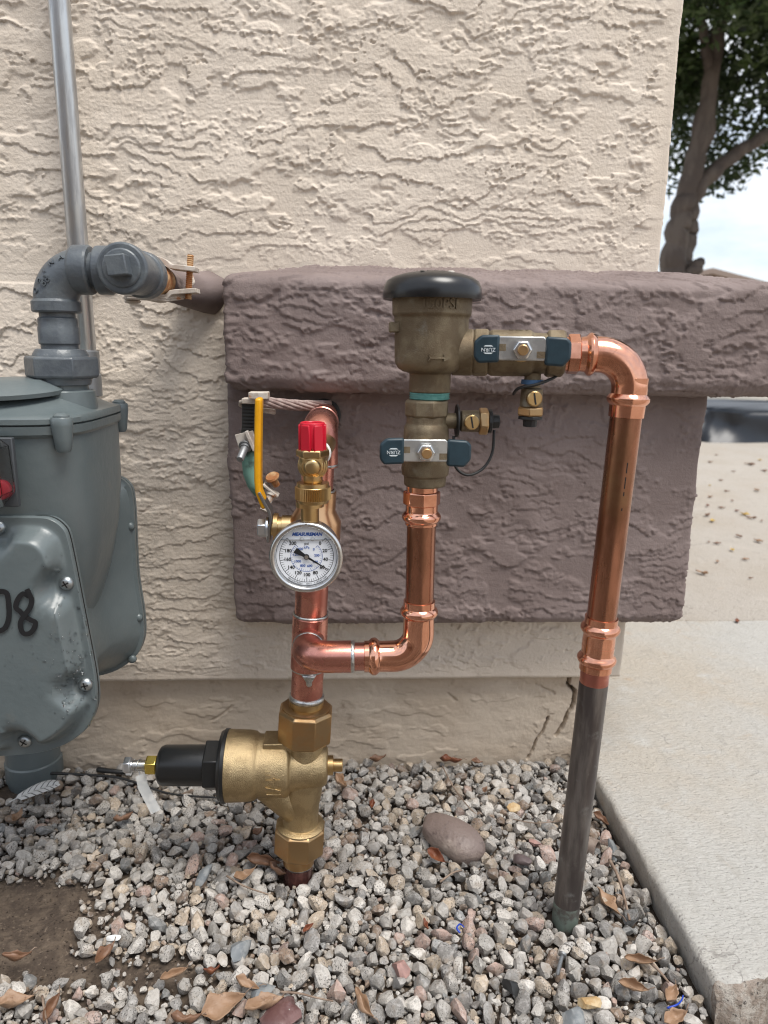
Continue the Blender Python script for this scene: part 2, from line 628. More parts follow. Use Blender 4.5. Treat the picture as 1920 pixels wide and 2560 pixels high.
def stone_mat():
    t = NT('speckled_granite')
    t.tc = t.n.new('ShaderNodeNewGeometry').outputs['Position']
    a = t.n.new('ShaderNodeAttribute')
    a.attribute_name = 'tint'
    c = a.outputs['Color']
    c = t.mix(t.ramp(t.noise(190, 4, 0.6), 0.44, 0.68, 0, 0.35), c, (0.62, 0.60, 0.57))
    sp1 = t.ramp(t.noise(620, 3, 0.6), 0.54, 0.62, 0, 0.9)
    sp2 = t.ramp(t.noise(38, 2, 0.5), 0.36, 0.62, 0.08, 1.0)
    mm = t.n.new('ShaderNodeMath')
    mm.operation = 'MULTIPLY'
    t.l.new(sp1, mm.inputs[0])
    t.l.new(sp2, mm.inputs[1])
    c = t.mix(mm.outputs[0], c, (0.06, 0.056, 0.052))
    c = t.mix(t.ramp(t.noise(280, 5, 0.7), 0.46, 0.70, 0, 0.45), c, (0.16, 0.145, 0.13))
    c = t.mix(t.ramp(t.noise(60, 4, 0.6), 0.50, 0.74, 0, 0.55), c, (0.27, 0.205, 0.145))
    t.set('Base Color', c)
    t.set('Roughness', 0.72)
    t.bump(t.noise(500, 3, 0.65), 0.0010)
    return t.m


M_STONE = stone_mat()
M_SOIL = pm('damp_soil', (0.060, 0.043, 0.031), 0.95, col2=(0.105, 0.078, 0.056), scale=45, bump=0.004, bscale=180, dust=(0.15, 0.115, 0.085), dscale=200, dlo=0.55, dhi=0.7)
M_GROUND = pm('desert_ground', (0.30, 0.25, 0.195), 0.95, col2=(0.22, 0.18, 0.14), scale=6, bump=0.006, bscale=60, dust=(0.40, 0.35, 0.29), dscale=40, dlo=0.5, dhi=0.7)
M_RIVER = pm('river_rock_skin', (0.20, 0.152, 0.132), 0.5, col2=(0.42, 0.345, 0.295), scale=15, lo=0.5, hi=0.72, dust=(0.11, 0.08, 0.07), dscale=90, dlo=0.55, dhi=0.75, bump=0.0015, bscale=160)
M_SLATE = pm('purple_slate', (0.115, 0.085, 0.085), 0.6, col2=(0.15, 0.115, 0.11), scale=70, bump=0.0006, bscale=400)
M_SLATEB = pm('blue_grey_stone', (0.16, 0.175, 0.185), 0.6, col2=(0.24, 0.25, 0.25), scale=80, bump=0.0008, bscale=300)
M_PINK = pm('pink_stone', (0.36, 0.21, 0.18), 0.65, col2=(0.28, 0.17, 0.15), scale=90, bump=0.0008, bscale=300)
M_OCHRE = pm('ochre_stone', (0.42, 0.27, 0.12), 0.65, col2=(0.50, 0.38, 0.22), scale=90, bump=0.0008, bscale=300)
M_MAROON = pm('wet_maroon_stone', (0.11, 0.055, 0.052), 0.3, col2=(0.17, 0.10, 0.095), scale=40, bump=0.0006, bscale=200)


def leaf_mat(name, a, b, rough=0.5):
    t = NT(name)
    c = t.mix(t.ramp(t.noise(35, 5, 0.6), 0.4, 0.65), a, b)
    c = t.mix(t.ramp(t.noise(160, 3, 0.6), 0.62, 0.72, 0, 0.6), c, (a[0] * 0.35, a[1] * 0.3, a[2] * 0.3))
    t.set('Base Color', c)
    t.set('Roughness', rough)
    t.bump(t.noise(250, 3, 0.6, (1, 3, 1)), 0.0007)
    return t.m


M_LEAF = [leaf_mat('tan_leaf', (0.27, 0.165, 0.098), (0.34, 0.22, 0.14)), leaf_mat('brown_leaf', (0.165, 0.085, 0.048), (0.23, 0.125, 0.072)),
          leaf_mat('russet_leaf', (0.15, 0.045, 0.02), (0.22, 0.08, 0.035)), leaf_mat('yellow_leaf', (0.55, 0.38, 0.09), (0.42, 0.27, 0.07))]
M_TWIG = pm('dry_twig', (0.27, 0.20, 0.15), 0.8, col2=(0.18, 0.125, 0.09), scale=80)
M_BARK = pm('smooth_bark', (0.085, 0.065, 0.054), 0.85, col2=(0.125, 0.10, 0.083), scale=7, bump=0.008, bscale=14, stretch=(1, 1, 0.35))
M_FOL = pm('tree_foliage', (0.026, 0.048, 0.013), 0.5, col2=(0.055, 0.092, 0.020), scale=2.0)
M_TARP = pm('black_tarp', (0.009, 0.012, 0.018), 0.36, col2=(0.014, 0.018, 0.026), scale=4)
M_ROOF = pm('roof_tile', (0.26, 0.20, 0.165), 0.8)
M_FARWALL = pm('far_wall_paint', (0.45, 0.38, 0.30), 0.85)
M_FEATHER = pm('white_feather', (0.62, 0.62, 0.60), 0.6)
M_FEATHER_D = pm('dark_barb', (0.10, 0.10, 0.10), 0.6)


def clear_mat(name, rough, tint, alpha_mix):
    t = NT(name)
    t.set('Base Color', tint)
    t.set('Roughness', rough)
    t.set('Transmission Weight', 1.0)
    t.set('IOR', 1.42)
    return t.m


M_CLEAR = clear_mat('clear_plastic', 0.06, (0.96, 0.97, 0.97), 1)
tt = NT('frosted_film')
tt.set('Base Color', (0.62, 0.63, 0.62))
tt.set('Roughness', 0.45)
tt.set('Alpha', 0.38)
M_FILM = tt.m
tt = NT('water_drop')
tt.set('Base Color', (1, 1, 1))
tt.set('Roughness', 0.03)
tt.set('Transmission Weight', 1.0)
tt.set('IOR', 1.33)
M_WATER = tt.m

# ================================================================ SETTING
WALL_Y, BOX_Y, LEDGE_Y, STEM_Y = 0.955, 0.900, 0.857, 0.975
CORNER_X = 0.400

# ground to the horizon
g = MB()
g.add([(-400, -400, -0.03), (400, -400, -0.03), (400, 400, -0.03), (-400, 400, -0.03)], [(0, 1, 2, 3)])
tag(g.build('ground', M_GROUND, None, 0), kind='structure')


def bed_height(x, y):
    return 0.006 * fbm(x * 5, y * 5, 3, 90) + 0.004 * fbm(x * 22, y * 22, 2, 91)


bx_ = densify([(-2.2, -0.6, 0.04), (-0.6, 0.36, 0.006)])
by_ = densify([(-1.6, 0.45, 0.04), (0.45, 0.985, 0.006)])
GX, GY = np.meshgrid(bx_, by_, indexing='ij')
GZ = bed_height(GX, GY) - 0.004
bed = finish('gravel_bed', grid_mesh('gravel_bed', np.stack([GX, GY, GZ], -1)), M_SOIL, None, 180)
tag(bed, kind='structure')

# ---- house corner: an Empty with its wall, trims and foundation
house = thing('stucco_house', (0.4, 0.975, 0), 'beige stucco house corner with brown trim ledge and panel', 'house')


def smooth_rows(P, mask_u, it):
    for _ in range(it):
        Q = P.copy()
        Q[1:-1] = 0.25 * P[:-2] + 0.5 * P[1:-1] + 0.25 * P[2:]
        P = np.where(mask_u[:, None, None], Q, P)
    return P


def smooth_cols(P, it):
    for _ in range(it):
        Q = P.copy()
        Q[:, 1:-1] = 0.25 * P[:, :-2] + 0.5 * P[:, 1:-1] + 0.25 * P[:, 2:]
        P = Q
    return P


def trim(name, mat, xl, prot, prof, seed, amp, spacing, back=2.2, wob=0.0018, step=0.0017, ext=0.0):
    """stucco trim that runs along the wall from xl and wraps round the house corner; prof = [(protrusion, z)...] from wall over the face to wall"""
    # cross-section resampled
    pts = []
    for (p0, z0), (p1, z1) in zip(prof[:-1], prof[1:]):
        n = max(1, int(round(math.hypot(p1 - p0, z1 - z0) / step)))
        for k in range(n):
            pts.append((p0 + (p1 - p0) * k / n, z0 + (z1 - z0) * k / n))
    pts.append(prof[-1])
    pv = np.array(pts)
    sv = np.concatenate([[0], np.cumsum(np.hypot(*np.diff(pv, axis=0).T))])
    xr = CORNER_X + prot + ext
    nA = max(4, int(prot / step))
    uA = np.linspace(0, 1, nA, endpoint=False)
    uB = np.linspace(0, 1, int((xr - xl) / step), endpoint=False)
    uC = densify([(0, 0.12, step), (0.12, 0.6, 0.012), (0.6, back, 0.1)])
    rows, su, masku = [], [], []
    s0 = 0
    p, z = pv[:, 0], pv[:, 1]
    for t in uA:       # left end
        x = xl + (prot - p)
        y = WALL_Y + 0.002 - t * (p + 0.002)
        rows.append(np.stack([x, y, z], -1))
        su.append(xl - prot + t * prot)
        masku.append(True)
    for t in uB:
        x0, x1 = xl + (prot - p), CORNER_X + p + ext
        rows.append(np.stack([x0 + (x1 - x0) * t, WALL_Y - p, z], -1))
        xx = xl + (xr - xl) * t
        su.append(xx)
        masku.append(xx < xl + 0.05 or xx > xr - 0.05)
    for d in uC:
        rows.append(np.stack([CORNER_X + p + ext, WALL_Y - p + d, z], -1))
        su.append(xr + d)
        masku.append(d < 0.05)
    P = np.stack(rows, 0)
    P[0] = P[0]
    P = smooth_rows(P, np.array(masku), 6)
    P = smooth_cols(P, 4)
    N = gnormals(P)
    U, S = np.meshgrid(np.array(su), sv, indexing='ij')
    h = stucco(U, -S, seed, amp, spacing) + wob * fbm(U * 9, S * 9, 2, seed + 70) + 0.4 * wob * fbm(U * 30, S * 30, 2, seed + 71)
    if N[len(uA) + 60, P.shape[1] // 2, 1] > 0:
        N = -N
    P = P + N * h[..., None]
    me = grid_mesh(name, P)
    return finish(name, me, mat, house, 180)


# upper stucco wall: from left to the corner and round it
wx = densify([(-2.4, -0.50, 0.02), (-0.50, CORNER_X, 0.00128)])
wr = densify([(0.0, 0.04, 0.00128), (0.04, 0.5, 0.02), (0.5, 3.0, 0.25)])[1:]
wz = densify([(0.157, 1.05, 0.00128), (1.06, 1.5, 0.01), (1.5, 2.7, 0.1)])
Uw = np.concatenate([wx, CORNER_X + wr])
PX_ = np.concatenate([wx, np.full(len(wr), CORNER_X)])
PYy = np.concatenate([np.full(len(wx), WALL_Y), WALL_Y + wr])
P = np.stack([np.repeat(PX_[:, None], len(wz), 1), np.repeat(PYy[:, None], len(wz), 1), np.repeat(wz[None, :], len(Uw), 0)], -1)
nw = len(wx)
mu = np.abs(Uw - CORNER_X) < 0.03
P = smooth_rows(P, mu, 12)
N = gnormals(P)
if N[nw // 2, 50, 1] > 0:
    N = -N
U, Z = np.meshgrid(Uw, wz, indexing='ij')
edge = sstep(0.0, 0.022, np.abs(U - CORNER_X + 0.006))          # smooth corner bead
low = sstep(0.157, 0.18, Z)
tight = sstep(-0.13, -0.2, U) * sstep(0.62, 0.50, Z)            # tighter, more horizontal trowelling beside the meter
h = stucco(U, Z, 5, 1.0, 0.034) * (1 - 0.75 * tight) + 0.9 * tight * stucco(U * 0.8, Z, 35, 1.0, 0.024)
h = h * (0.12 + 0.88 * edge) * (0.3 + 0.7 * low) * (0.25 + 0.75 * sstep(0.705, 0.78, np.where(Z > 0.69, Z, 2)))
h += 0.0022 * fbm(U * 4, Z * 4, 3, 77)
rough_patch = np.exp(-((U + 0.05) ** 2 / 0.045 ** 2 + (Z - 0.205) ** 2 / 0.03 ** 2))
h += rough_patch * 0.005 * fbm(U * 90, Z * 90, 4, 66, 0.7)
P = P + N * h[..., None]
# close the bottom lip back to the foundation
lip = P[:, :1].copy()
lip[:, 0, 2] -= 0.003
lip[:nw, 0, 1] = STEM_Y + 0.004
lip[nw:, 0, 0] = CORNER_X - 0.02
lip2 = P[:, :1].copy()
lip2[:, 0, 2] -= 0.004
P = np.concatenate([lip, lip2, P], 1)
finish('stucco_wall', grid_mesh('stucco_wall', P), M_BEIGE, house, 180)
del P, N, U, Z, h

trim('trim_ledge', M_BROWN, -0.139, WALL_Y - LEDGE_Y, [(-0.004, 0.716), (WALL_Y - LEDGE_Y - 0.006, 0.695), (WALL_Y - LEDGE_Y, 0.688), (WALL_Y - LEDGE_Y, 0.580), (WALL_Y - LEDGE_Y - 0.008, 0.568), (-0.004, 0.563)], 101, 0.98, 0.030, ext=0.03)
trim('trim_panel', M_BROWN, -0.147, WALL_Y - BOX_Y, [(-0.004, 0.575), (WALL_Y - BOX_Y, 0.573), (WALL_Y - BOX_Y, 0.266), (WALL_Y - BOX_Y - 0.008, 0.258), (-0.004, 0.256)], 202, 0.82, 0.034)

# foundation (stem wall) with its cracks as real grooves
fx = densify([(-2.4, -0.6, 0.03), (-0.6, 0.25, 0.002), (0.25, 0.388, 0.0011)])
fr = densify([(0, 0.1, 0.004), (0.1, 3.0, 0.2)])[1:]
fz = densify([(-0.08, 0.0, 0.01), (0.0, 0.158, 0.0014)])
Uf = np.concatenate([fx, 0.388 + fr])
FXx = np.concatenate([fx, np.full(len(fr), 0.388)])
FYy = np.concatenate([np.full(len(fx), STEM_Y), STEM_Y + fr])
P = np.stack([np.repeat(FXx[:, None], len(fz), 1), np.repeat(FYy[:, None], len(fz), 1), np.repeat(fz[None, :], len(Uf), 0)], -1)
U, Z = np.meshgrid(Uf, fz, indexing='ij')
h = 0.0035 * fbm(U * 7, Z * 7, 3, 301) + 0.0012 * fbm(U * 40, Z * 60, 3, 302) + 0.0005 * fbm(U * 250, Z * 250, 2, 303)
pl = fbm(U * 14, Z * 30, 4, 305)
h += 0.0012 * sstep(0.10, 0.13, pl)


def groove(U, Z, pix, width, depth):
    d = np.full(U.shape, 9.0)
    pts = [PY(x, y, STEM_Y) for x, y in pix]
    for a, b in zip(pts[:-1], pts[1:]):
        ax, az, bx, bz = a.x, a.z, b.x, b.z
        L = (bx - ax) ** 2 + (bz - az) ** 2
        t = np.clip(((U - ax) * (bx - ax) + (Z - az) * (bz - az)) / L, 0, 1)
        d = np.minimum(d, np.hypot(U - ax - t * (bx - ax), Z - az - t * (bz - az)))
    d = d + 0.0022 * fbm(U * 160, Z * 160, 3, 310, 0.6)
    return depth * (1 - sstep(width * 0.45, width, d))


h -= groove(U, Z, [(1424, 1690), (1420, 1712), (1437, 1728), (1432, 1760), (1418, 1782), (1405, 1815), (1389, 1836)], 0.0032, 0.030)
h -= groove(U, Z, [(1371, 1792), (1356, 1826), (1340, 1850), (1330, 1876), (1318, 1896)], 0.0020, 0.020)
h -= groove(U, Z, [(1340, 1712), (1362, 1722), (1386, 1734)], 0.0026, 0.003)
h -= groove(U, Z, [(1120, 1736), (1140, 1752)], 0.0026, 0.003)
h -= groove(U, Z, [(530, 1800), (560, 1782), (580, 1764)], 0.0022, 0.003)
N = gnormals(P)
if N[200, 20, 1] > 0:
    N = -N
P = P + N * h[..., None]
finish('foundation_wall', grid_mesh('foundation_wall', P), M_STEM, house, 180)
del P, N, U, Z, h

# ---- concrete walk slab (right) with chipped near end
SX0, SY0, SY1, SZ = 0.347, 0.536, 1.452, 0.040
sx = np.concatenate([[SX0 + 0.010, SX0 + 0.006, SX0, SX0 - 0.0005, SX0 + 0.0015, SX0 + 0.005], densify([(SX0 + 0.01, 1.0, 0.005), (1.0, 3.4, 0.08)])])
szx = np.concatenate([[-0.07, -0.03, 0.02, 0.033, 0.038, 0.0397], np.full(len(sx) - 6, SZ)])
sy = np.concatenate([[SY0 - 0.012, SY0 - 0.008, SY0 - 0.004, SY0, SY0 + 0.004, SY0 + 0.008], densify([(SY0 + 0.014, 1.452, 0.006)])])
szy = np.concatenate([[-0.07, -0.03, 0.0, 0.026, 0.034, 0.0385], np.full(len(sy) - 6, SZ)])
SXg, SYg = np.meshgrid(sx, sy, indexing='ij')
SZg = np.minimum(szx[:, None], szy[None, :]) + 0 * SXg
topm = (SZg > 0.035)
fr_ = np.exp(-np.maximum(0, SYg - SY0) / 0.010)
jag = 0.020 * fbm(SXg * 22, SXg * 0 + 3, 4, 401, 0.6) + 0.010 * fbm(SXg * 80, SZg * 200, 3, 402, 0.6)
SYg = SYg + fr_ * (1.3 * jag + 0.014 * sstep(0.36, 0.40, SXg))
SYg[:, -1] = SY1
SZg = SZg + topm * (0.0012 * fbm(SXg * 6, SYg * 6, 3, 403) + 0.0005 * fbm(SXg * 60, SYg * 25, 3, 404)) + fr_ * topm * 0.004 * fbm(SXg * 70, SYg * 70, 2, 405)
ej = np.exp(-np.abs(SXg - SX0) / 0.006)
SXg = SXg + ej * 0.0028 * fbm(SYg * 25, SZg * 60, 4, 407, 0.6)
walk = finish('concrete_walk', grid_mesh('concrete_walk', np.stack([SXg, SYg, SZg], -1), False), M_CONC, None, 60)
walk.data.materials.append(M_AGG)
mi_ = np.zeros((len(sx) - 1, len(sy) - 1), dtype=np.int32)
mi_[:, :5] = 1
walk.data.polygons.foreach_set('material_index', mi_.reshape(-1))
tag(walk, kind='structure')

# unseen wall added behind the viewer to block low sky, so light comes from above
bw = MB()
bw.box((-4.2, -2.5, 0.83), (9.6, 0.2, 1.7))
bw.box((-4.2, -2.5, 1.71), (9.66, 0.26, 0.06))
tag(bw.build('added_sky_blocker', pm('sky_blocker_paint', (0.34, 0.27, 0.22), 0.9, col2=(0.28, 0.22, 0.18), scale=5, bump=0.004, bscale=60), None, 30, 0.006), kind='structure')

# driveway slabs beyond the joint
dr = MB()
dr.box((3.0, 3.26, -0.013), (5.2, 3.60, 0.10))
tag(dr.build('driveway', M_CONC2, None, 30, 0.006), kind='structure')
rd = MB()
rd.box((3.0, 8.1, -0.014), (16.0, 6.0, 0.08))
tag(rd.build('street', pm('street_concrete', (0.46, 0.42, 0.35), 0.9, col2=(0.40, 0.36, 0.30), scale=5, dust=(0.34, 0.29, 0.22), dscale=20), None, 30, 0.006), kind='structure')

# ---- gravel: 300 largest stones as parts of the bed, the rest one piece of stuff
TINTS = [((0.60, 0.585, 0.56), 0.34), ((0.52, 0.505, 0.485), 0.22), ((0.40, 0.395, 0.39), 0.12), ((0.54, 0.46, 0.37), 0.15),
         ((0.31, 0.325, 0.335), 0.055), ((0.30, 0.22, 0.165), 0.06), ((0.46, 0.34, 0.30), 0.025), ((0.20, 0.19, 0.185), 0.03)]
tw = np.array([w for _, w in TINTS])
tw = tw / tw.sum()


def ico(sub):
    bm = bmesh.new()
    bmesh.ops.create_icosphere(bm, subdivisions=sub, radius=1)
    bm.verts.ensure_lookup_table()
    v = np.array([tuple(p.co) for p in bm.verts])
    f = np.array([[q.index for q in p.verts] for p in bm.faces])
    bm.free()
    return v, f


ICO = {k: ico(k) for k in (1, 2, 3)}


def stone_shape(sub, r_, el=None):
    v, f = ICO[sub]
    v = v.copy()
    v = v * np.array([r_.uniform(0.85, 1.5), r_.uniform(0.65, 1.05), r_.uniform(0.5, 0.85)]) if el is None else v * np.array(el)
    for _ in range(int(r_.integers(7, 12))):
        n = r_.normal(size=3)
        n /= np.linalg.norm(n)
        d = r_.uniform(0.42, 0.72)
        e = np.maximum(0, v @ n - d)
        v = v - e[:, None] * n * 1.0
    v += 0.10 * np.stack([fbm(v[:, 1] * 2.2 + 3 * k, v[:, 2] * 2.2 + v[:, 0], 2, int(r_.integers(1e6))) for k in range(3)], -1)
    return v, f


SHAPES2 = [stone_shape(2, rng) for _ in range(40)]
SHAPES1 = [stone_shape(1, rng) for _ in range(30)]


def rotm(r_):
    q = r_.normal(size=4)
    q /= np.linalg.norm(q)
    w, x, y, z = q
    return np.array([[1 - 2 * (y * y + z * z), 2 * (x * y - z * w), 2 * (x * z + y * w)], [2 * (x * y + z * w), 1 - 2 * (x * x + z * z), 2 * (y * z - x * w)], [2 * (x * z - y * w), 2 * (y * z + x * w), 1 - 2 * (x * x + y * y)]])


KEEP_OUT = [(-0.060, 0.739, 0.019), (0.240, 0.662, 0.017), (-0.4564, 0.9287, 0.035)]


def soil_amount(x, y):
    """bare soil patch in front of the meter"""
    a = np.exp(-(((x + 0.375) / 0.125) ** 2 + ((y - 0.675) / 0.085) ** 4))
    b = np.exp(-(((x + 0.19) / 0.10) ** 2 + ((y - 0.605) / 0.036) ** 2))
    return np.clip(1.2 * a + 0.8 * b + 0.35 * fbm(x * 14, y * 14, 3, 500), 0, 1)


def throw(n, rlo, rhi, pw, x0, x1, y0, y1, overlap, soil_cut):
    """dart throwing, big stones first"""
    rad = np.sort(rlo + (rhi - rlo) * rng.random(n) ** pw)[::-1]
    cell = rhi * 2
    grid_ = {}
    out = []
    xs = rng.uniform(x0, x1, (n, 6))
    ys = rng.uniform(y0, y1, (n, 6))
    so = soil_amount(xs, ys)
    ru = rng.random((n, 6))
    for i in range(n):
        r = rad[i]
        for k in range(6):
            x, y = xs[i, k], ys[i, k]
            if ru[i, k] < soil_cut * so[i, k]:
                continue
            if any((x - a) ** 2 + (y - b) ** 2 < (c + r * 0.8) ** 2 for a, b, c in KEEP_OUT):
                continue
            cx, cy = int(x / cell), int(y / cell)
            ok = True
            for dx in (-1, 0, 1):
                for dy in (-1, 0, 1):
                    for a, b, c in grid_.get((cx + dx, cy + dy), ()):
                        if (x - a) ** 2 + (y - b) ** 2 < ((r + c) * overlap) ** 2:
                            ok = False
                            break
                    if not ok:
                        break
                if not ok:
                    break
            if ok:
                grid_.setdefault((cx, cy), []).append((x, y, r))
                out.append((x, y, r))
                break
    return out


bigs = throw(13000, 0.0030, 0.0112, 3.4, -0.62, 0.340, 0.47, 0.968, 0.70, 1.25)
smalls = throw(9000, 0.0016, 0.0042, 1.4, -0.60, 0.343, 0.47, 0.970, 0.80, 1.10)
outer = throw(2600, 0.008, 0.015, 1.5, -1.5, 0.340, -0.7, 0.47, 0.85, 0.0) + throw(1200, 0.007, 0.014, 1.5, -1.6, -0.62, 0.47, 0.96, 0.85, 0.0)


def in_view(x, y, z=0.0):
    d = Vector((x, y, z)) - CAM
    w = d.dot(AXF)
    px, py = 960 + F_PX * d.dot(AXR) / w, 1280 - F_PX * d.dot(AXU) / w
    return 0 < px < 1920 and 0 < py < 2570, w


def tint_pick():
    k = rng.choice(len(TINTS), p=tw)
    return np.clip(np.array(TINTS[k][0]) * rng.uniform(0.44, 0.92) * np.array([1.04, 1.0, 0.945]), 0.03, 0.8)


vis = []
for i, (x, y, r) in enumerate(bigs):
    ok, w = in_view(x, y)
    if ok:
        vis.append((r / w, i))
vis.sort(reverse=True)
single = set(i for _, i in vis[:300])
# shared meshes for the singled-out stones
stone_meshes = []
for k in range(30):
    v, f = SHAPES2[k]
    me = bpy.data.meshes.new('stone')
    me.from_pydata([tuple(p) for p in v], [], [tuple(q) for q in f])
    at = me.color_attributes.new('tint', 'FLOAT_COLOR', 'POINT')
    t = tint_pick()
    at.data.foreach_set('color', np.tile(np.append(t, 1.0), len(v)).astype(np.float32))
    me.materials.append(M_STONE)
    me.polygons.foreach_set('use_smooth', [True] * len(me.polygons))
    me.set_sharp_from_angle(angle=math.radians(22))
    stone_meshes.append(me)
AV, AF, AC = [], [], []
nv_ = 0


def put_stone(shape, x, y, z, r, tint):
    global nv_
    v, f = shape
    AV.append((v * r) @ rotm(rng).T * np.array([1, 1, 0.88]) + np.array([x, y, z]))
    AF.append(f + nv_)
    AC.append(np.tile(np.append(tint, 1.0), (len(v), 1)))
    nv_ += len(v)


hb = bed_height(np.array([b[0] for b in bigs]), np.array([b[1] for b in bigs]))
for i, (x, y, r) in enumerate(bigs):
    z = hb[i] + r * rng.uniform(0.2, 0.6) + rng.uniform(0, 0.006)
    if i in single:
        o = bpy.data.objects.new('stone', stone_meshes[int(rng.integers(30))])
        COL.objects.link(o)
        o.location = (x, y, z)
        o.rotation_euler = tuple(rng.uniform(0, 6.28, 3))
        o.scale = (r * 1.12,) * 3
        setparent(o, bed)
    else:
        put_stone(SHAPES2[int(rng.integers(40))], x, y, z, r * 1.12, tint_pick())
hs = bed_height(np.array([b[0] for b in smalls]), np.array([b[1] for b in smalls]))
for i, (x, y, r) in enumerate(smalls):
    tint = tint_pick() * 0.92
    if rng.random() < soil_amount(np.array([x]), np.array([y]))[0] * 0.7:
        tint = np.array([0.15, 0.105, 0.07]) * rng.uniform(0.6, 1.3)
    put_stone(SHAPES1[int(rng.integers(30))], x, y, hs[i] + r * rng.uniform(0.1, 0.8), r * 1.15, tint)
for x, y, r in outer:
    put_stone(SHAPES1[int(rng.integers(30))], x, y, r * rng.uniform(0.2, 0.7), r * 1.15, tint_pick())
AVn, AFn, ACn = np.concatenate(AV), np.concatenate(AF), np.concatenate(AC)
me = bpy.data.meshes.new('gravel')
me.vertices.add(len(AVn))
me.vertices.foreach_set('co', AVn.reshape(-1).astype(np.float32))
me.loops.add(len(AFn) * 3)
me.loops.foreach_set('vertex_index', AFn.reshape(-1).astype(np.int32))
me.polygons.add(len(AFn))
me.polygons.foreach_set('loop_start', np.arange(0, len(AFn) * 3, 3, dtype=np.int32))
me.polygons.foreach_set('loop_total', np.full(len(AFn), 3, dtype=np.int32))
me.update(calc_edges=True)
at = me.color_attributes.new('tint', 'FLOAT_COLOR', 'POINT')
at.data.foreach_set('color', ACn.reshape(-1).astype(np.float32))
gr = finish('gravel', me, M_STONE, bed, 22)
tag(gr, kind='stuff')
# loose soil crumbs on the bare patch
cr = throw(6000, 0.0004, 0.0016, 2.8, -0.52, 0.0, 0.55, 0.82, 0.9, 0.0)
AV, AF, AC, nv_ = [], [], [], 0
for x, y, r in cr:
    if rng.random() < soil_amount(np.array([x]), np.array([y]))[0]:
        put_stone(SHAPES1[int(rng.integers(30))], x, y, float(bed_height(np.array([x]), np.array([y]))[0]) - 0.003 + r * 0.4, r, np.array([1, 1, 1]))
if AV:
    me = bpy.data.meshes.new('soil_crumbs')
    me.from_pydata(np.concatenate(AV).tolist(), [], np.concatenate(AF).tolist())
    tag(finish('soil_crumbs', me, M_SOIL, bed, 180), kind='stuff')

# ================================================================ PIPEWORK
UP, RT, FW = V(0, 0, 1), V(1, 0, 0), V(0, 1, 0)
MY = 0.735                                     # depth of the main line
main_lo, main_hi = V(-0.0595, MY, -0.03), V(-0.0290, MY, 0.520)


def on_main(z):
    t = (z - main_lo.z) / (main_hi.z - main_lo.z)
    return main_lo.lerp(main_hi, t)


MAX = (main_hi - main_lo).normalized()


def press_sleeve(mb, o, axis, r, L=0.034, bead_at=0.010, hexin=0.0):
    """press-fit socket: thin sleeve with one rolled bead"""
    a = bead_at
    prof = [(0, r + 0.0003), (0.0004, r + 0.0016), (a - 0.005, r + 0.0017), (a - 0.0032, r + 0.0036), (a - 0.001, r + 0.0048), (a + 0.0016, r + 0.0048),
            (a + 0.0038, r + 0.0034), (a + 0.0055, r + 0.0016), (a + 0.0075, r + 0.0013), (L - 0.002, r + 0.0016), (L, r + 0.0016)]
    mb.lathe(o, axis, prof, 56)
    return mb


def solder_ring(parent, o, axis, r, w=0.0035):
    mb = MB()
    mb.lathe(o, axis, [(-w / 2, r), (-w / 4, r + 0.0012), (w / 4, r + 0.0014), (w / 2, r)], 40, caps=False)
    for k in range(40):                          # a lumpy fillet
        pass
    return mb.build('solder_ring', M_SOLDER, parent, 180)


# ---- copper main pipe with tee (between regulator and ball valve)
R114 = 0.01745
tee_z = PY(775, 1608, MY).z
cm = thing('copper_main_pipe', on_main(0.26), 'pinkish heat-stained copper upright with soldered tee above brass regulator', 'pipe')
MB().tube([on_main(0.236), on_main(0.395)], R114, 40).build('pipe', M_COPPER_PINK, cm)
tz0, tz1 = PY(772, 1668, MY).z, PY(780, 1535, MY).z
MB().lathe(on_main(tz0), MAX, [(0, R114), (0.0005, R114 + 0.0018), ((tz1 - tz0) - 0.002, R114 + 0.0018), (tz1 - tz0, R114)], 44).build('tee', M_COPPER_PINK, cm, 35)
bz = PY(775, 1624, 0.70).z
bc = on_main(bz)
branch_y = 0.682
# branch out of the tee towards the viewer
MB().lathe(bc, (0, -1, 0), [(0.010, 0.0163), (0.026, 0.0163), (0.0265, 0.0155), (0.030, 0.0150)], 40).build('tee_branch', M_COPPER_PINK, cm)
solder_ring(cm, bc + V(0, -0.0290, 0), (0, 1, 0), 0.0155, 0.004)
solder_ring(cm, on_main(tz0), MAX, R114 + 0.0003, 0.004)
solder_ring(cm, on_main(tz1), MAX, R114 + 0.0003, 0.003)
drip = MB()
dp = on_main(tz0 - 0.003) + V(0.002, -R114 - 0.0003, 0)
drip.lathe(dp + V(0, 0, -0.012), (0, 0, 1), [(0, 0.0012), (0.002, 0.0030), (0.006, 0.0034), (0.010, 0.006), (0.014, 0.008)], 20)
for i, v in enumerate(drip.v):
    d = Vector(v) - dp
    drip.v[i] = tuple(dp + V(d.x, d.y * 0.35, d.z))
drip.build('solder_drip', M_SOLDER, cm, 180)

# ---- branch line: elbow, press elbow and riser to the vacuum breaker
R1 = 0.0143
rx0, rx1 = PY(1047, 1560, branch_y), PY(1056, 1225, branch_y)
br = thing('copper_branch_pipe', V(0.02, branch_y, bz - 0.02), 'bright copper branch bending up from the tee to the bronze vacuum breaker', 'pipe')
e0 = bc + V(0, -0.030, 0)
cx_ = bc.x
rad = bc.y - 0.030 - branch_y
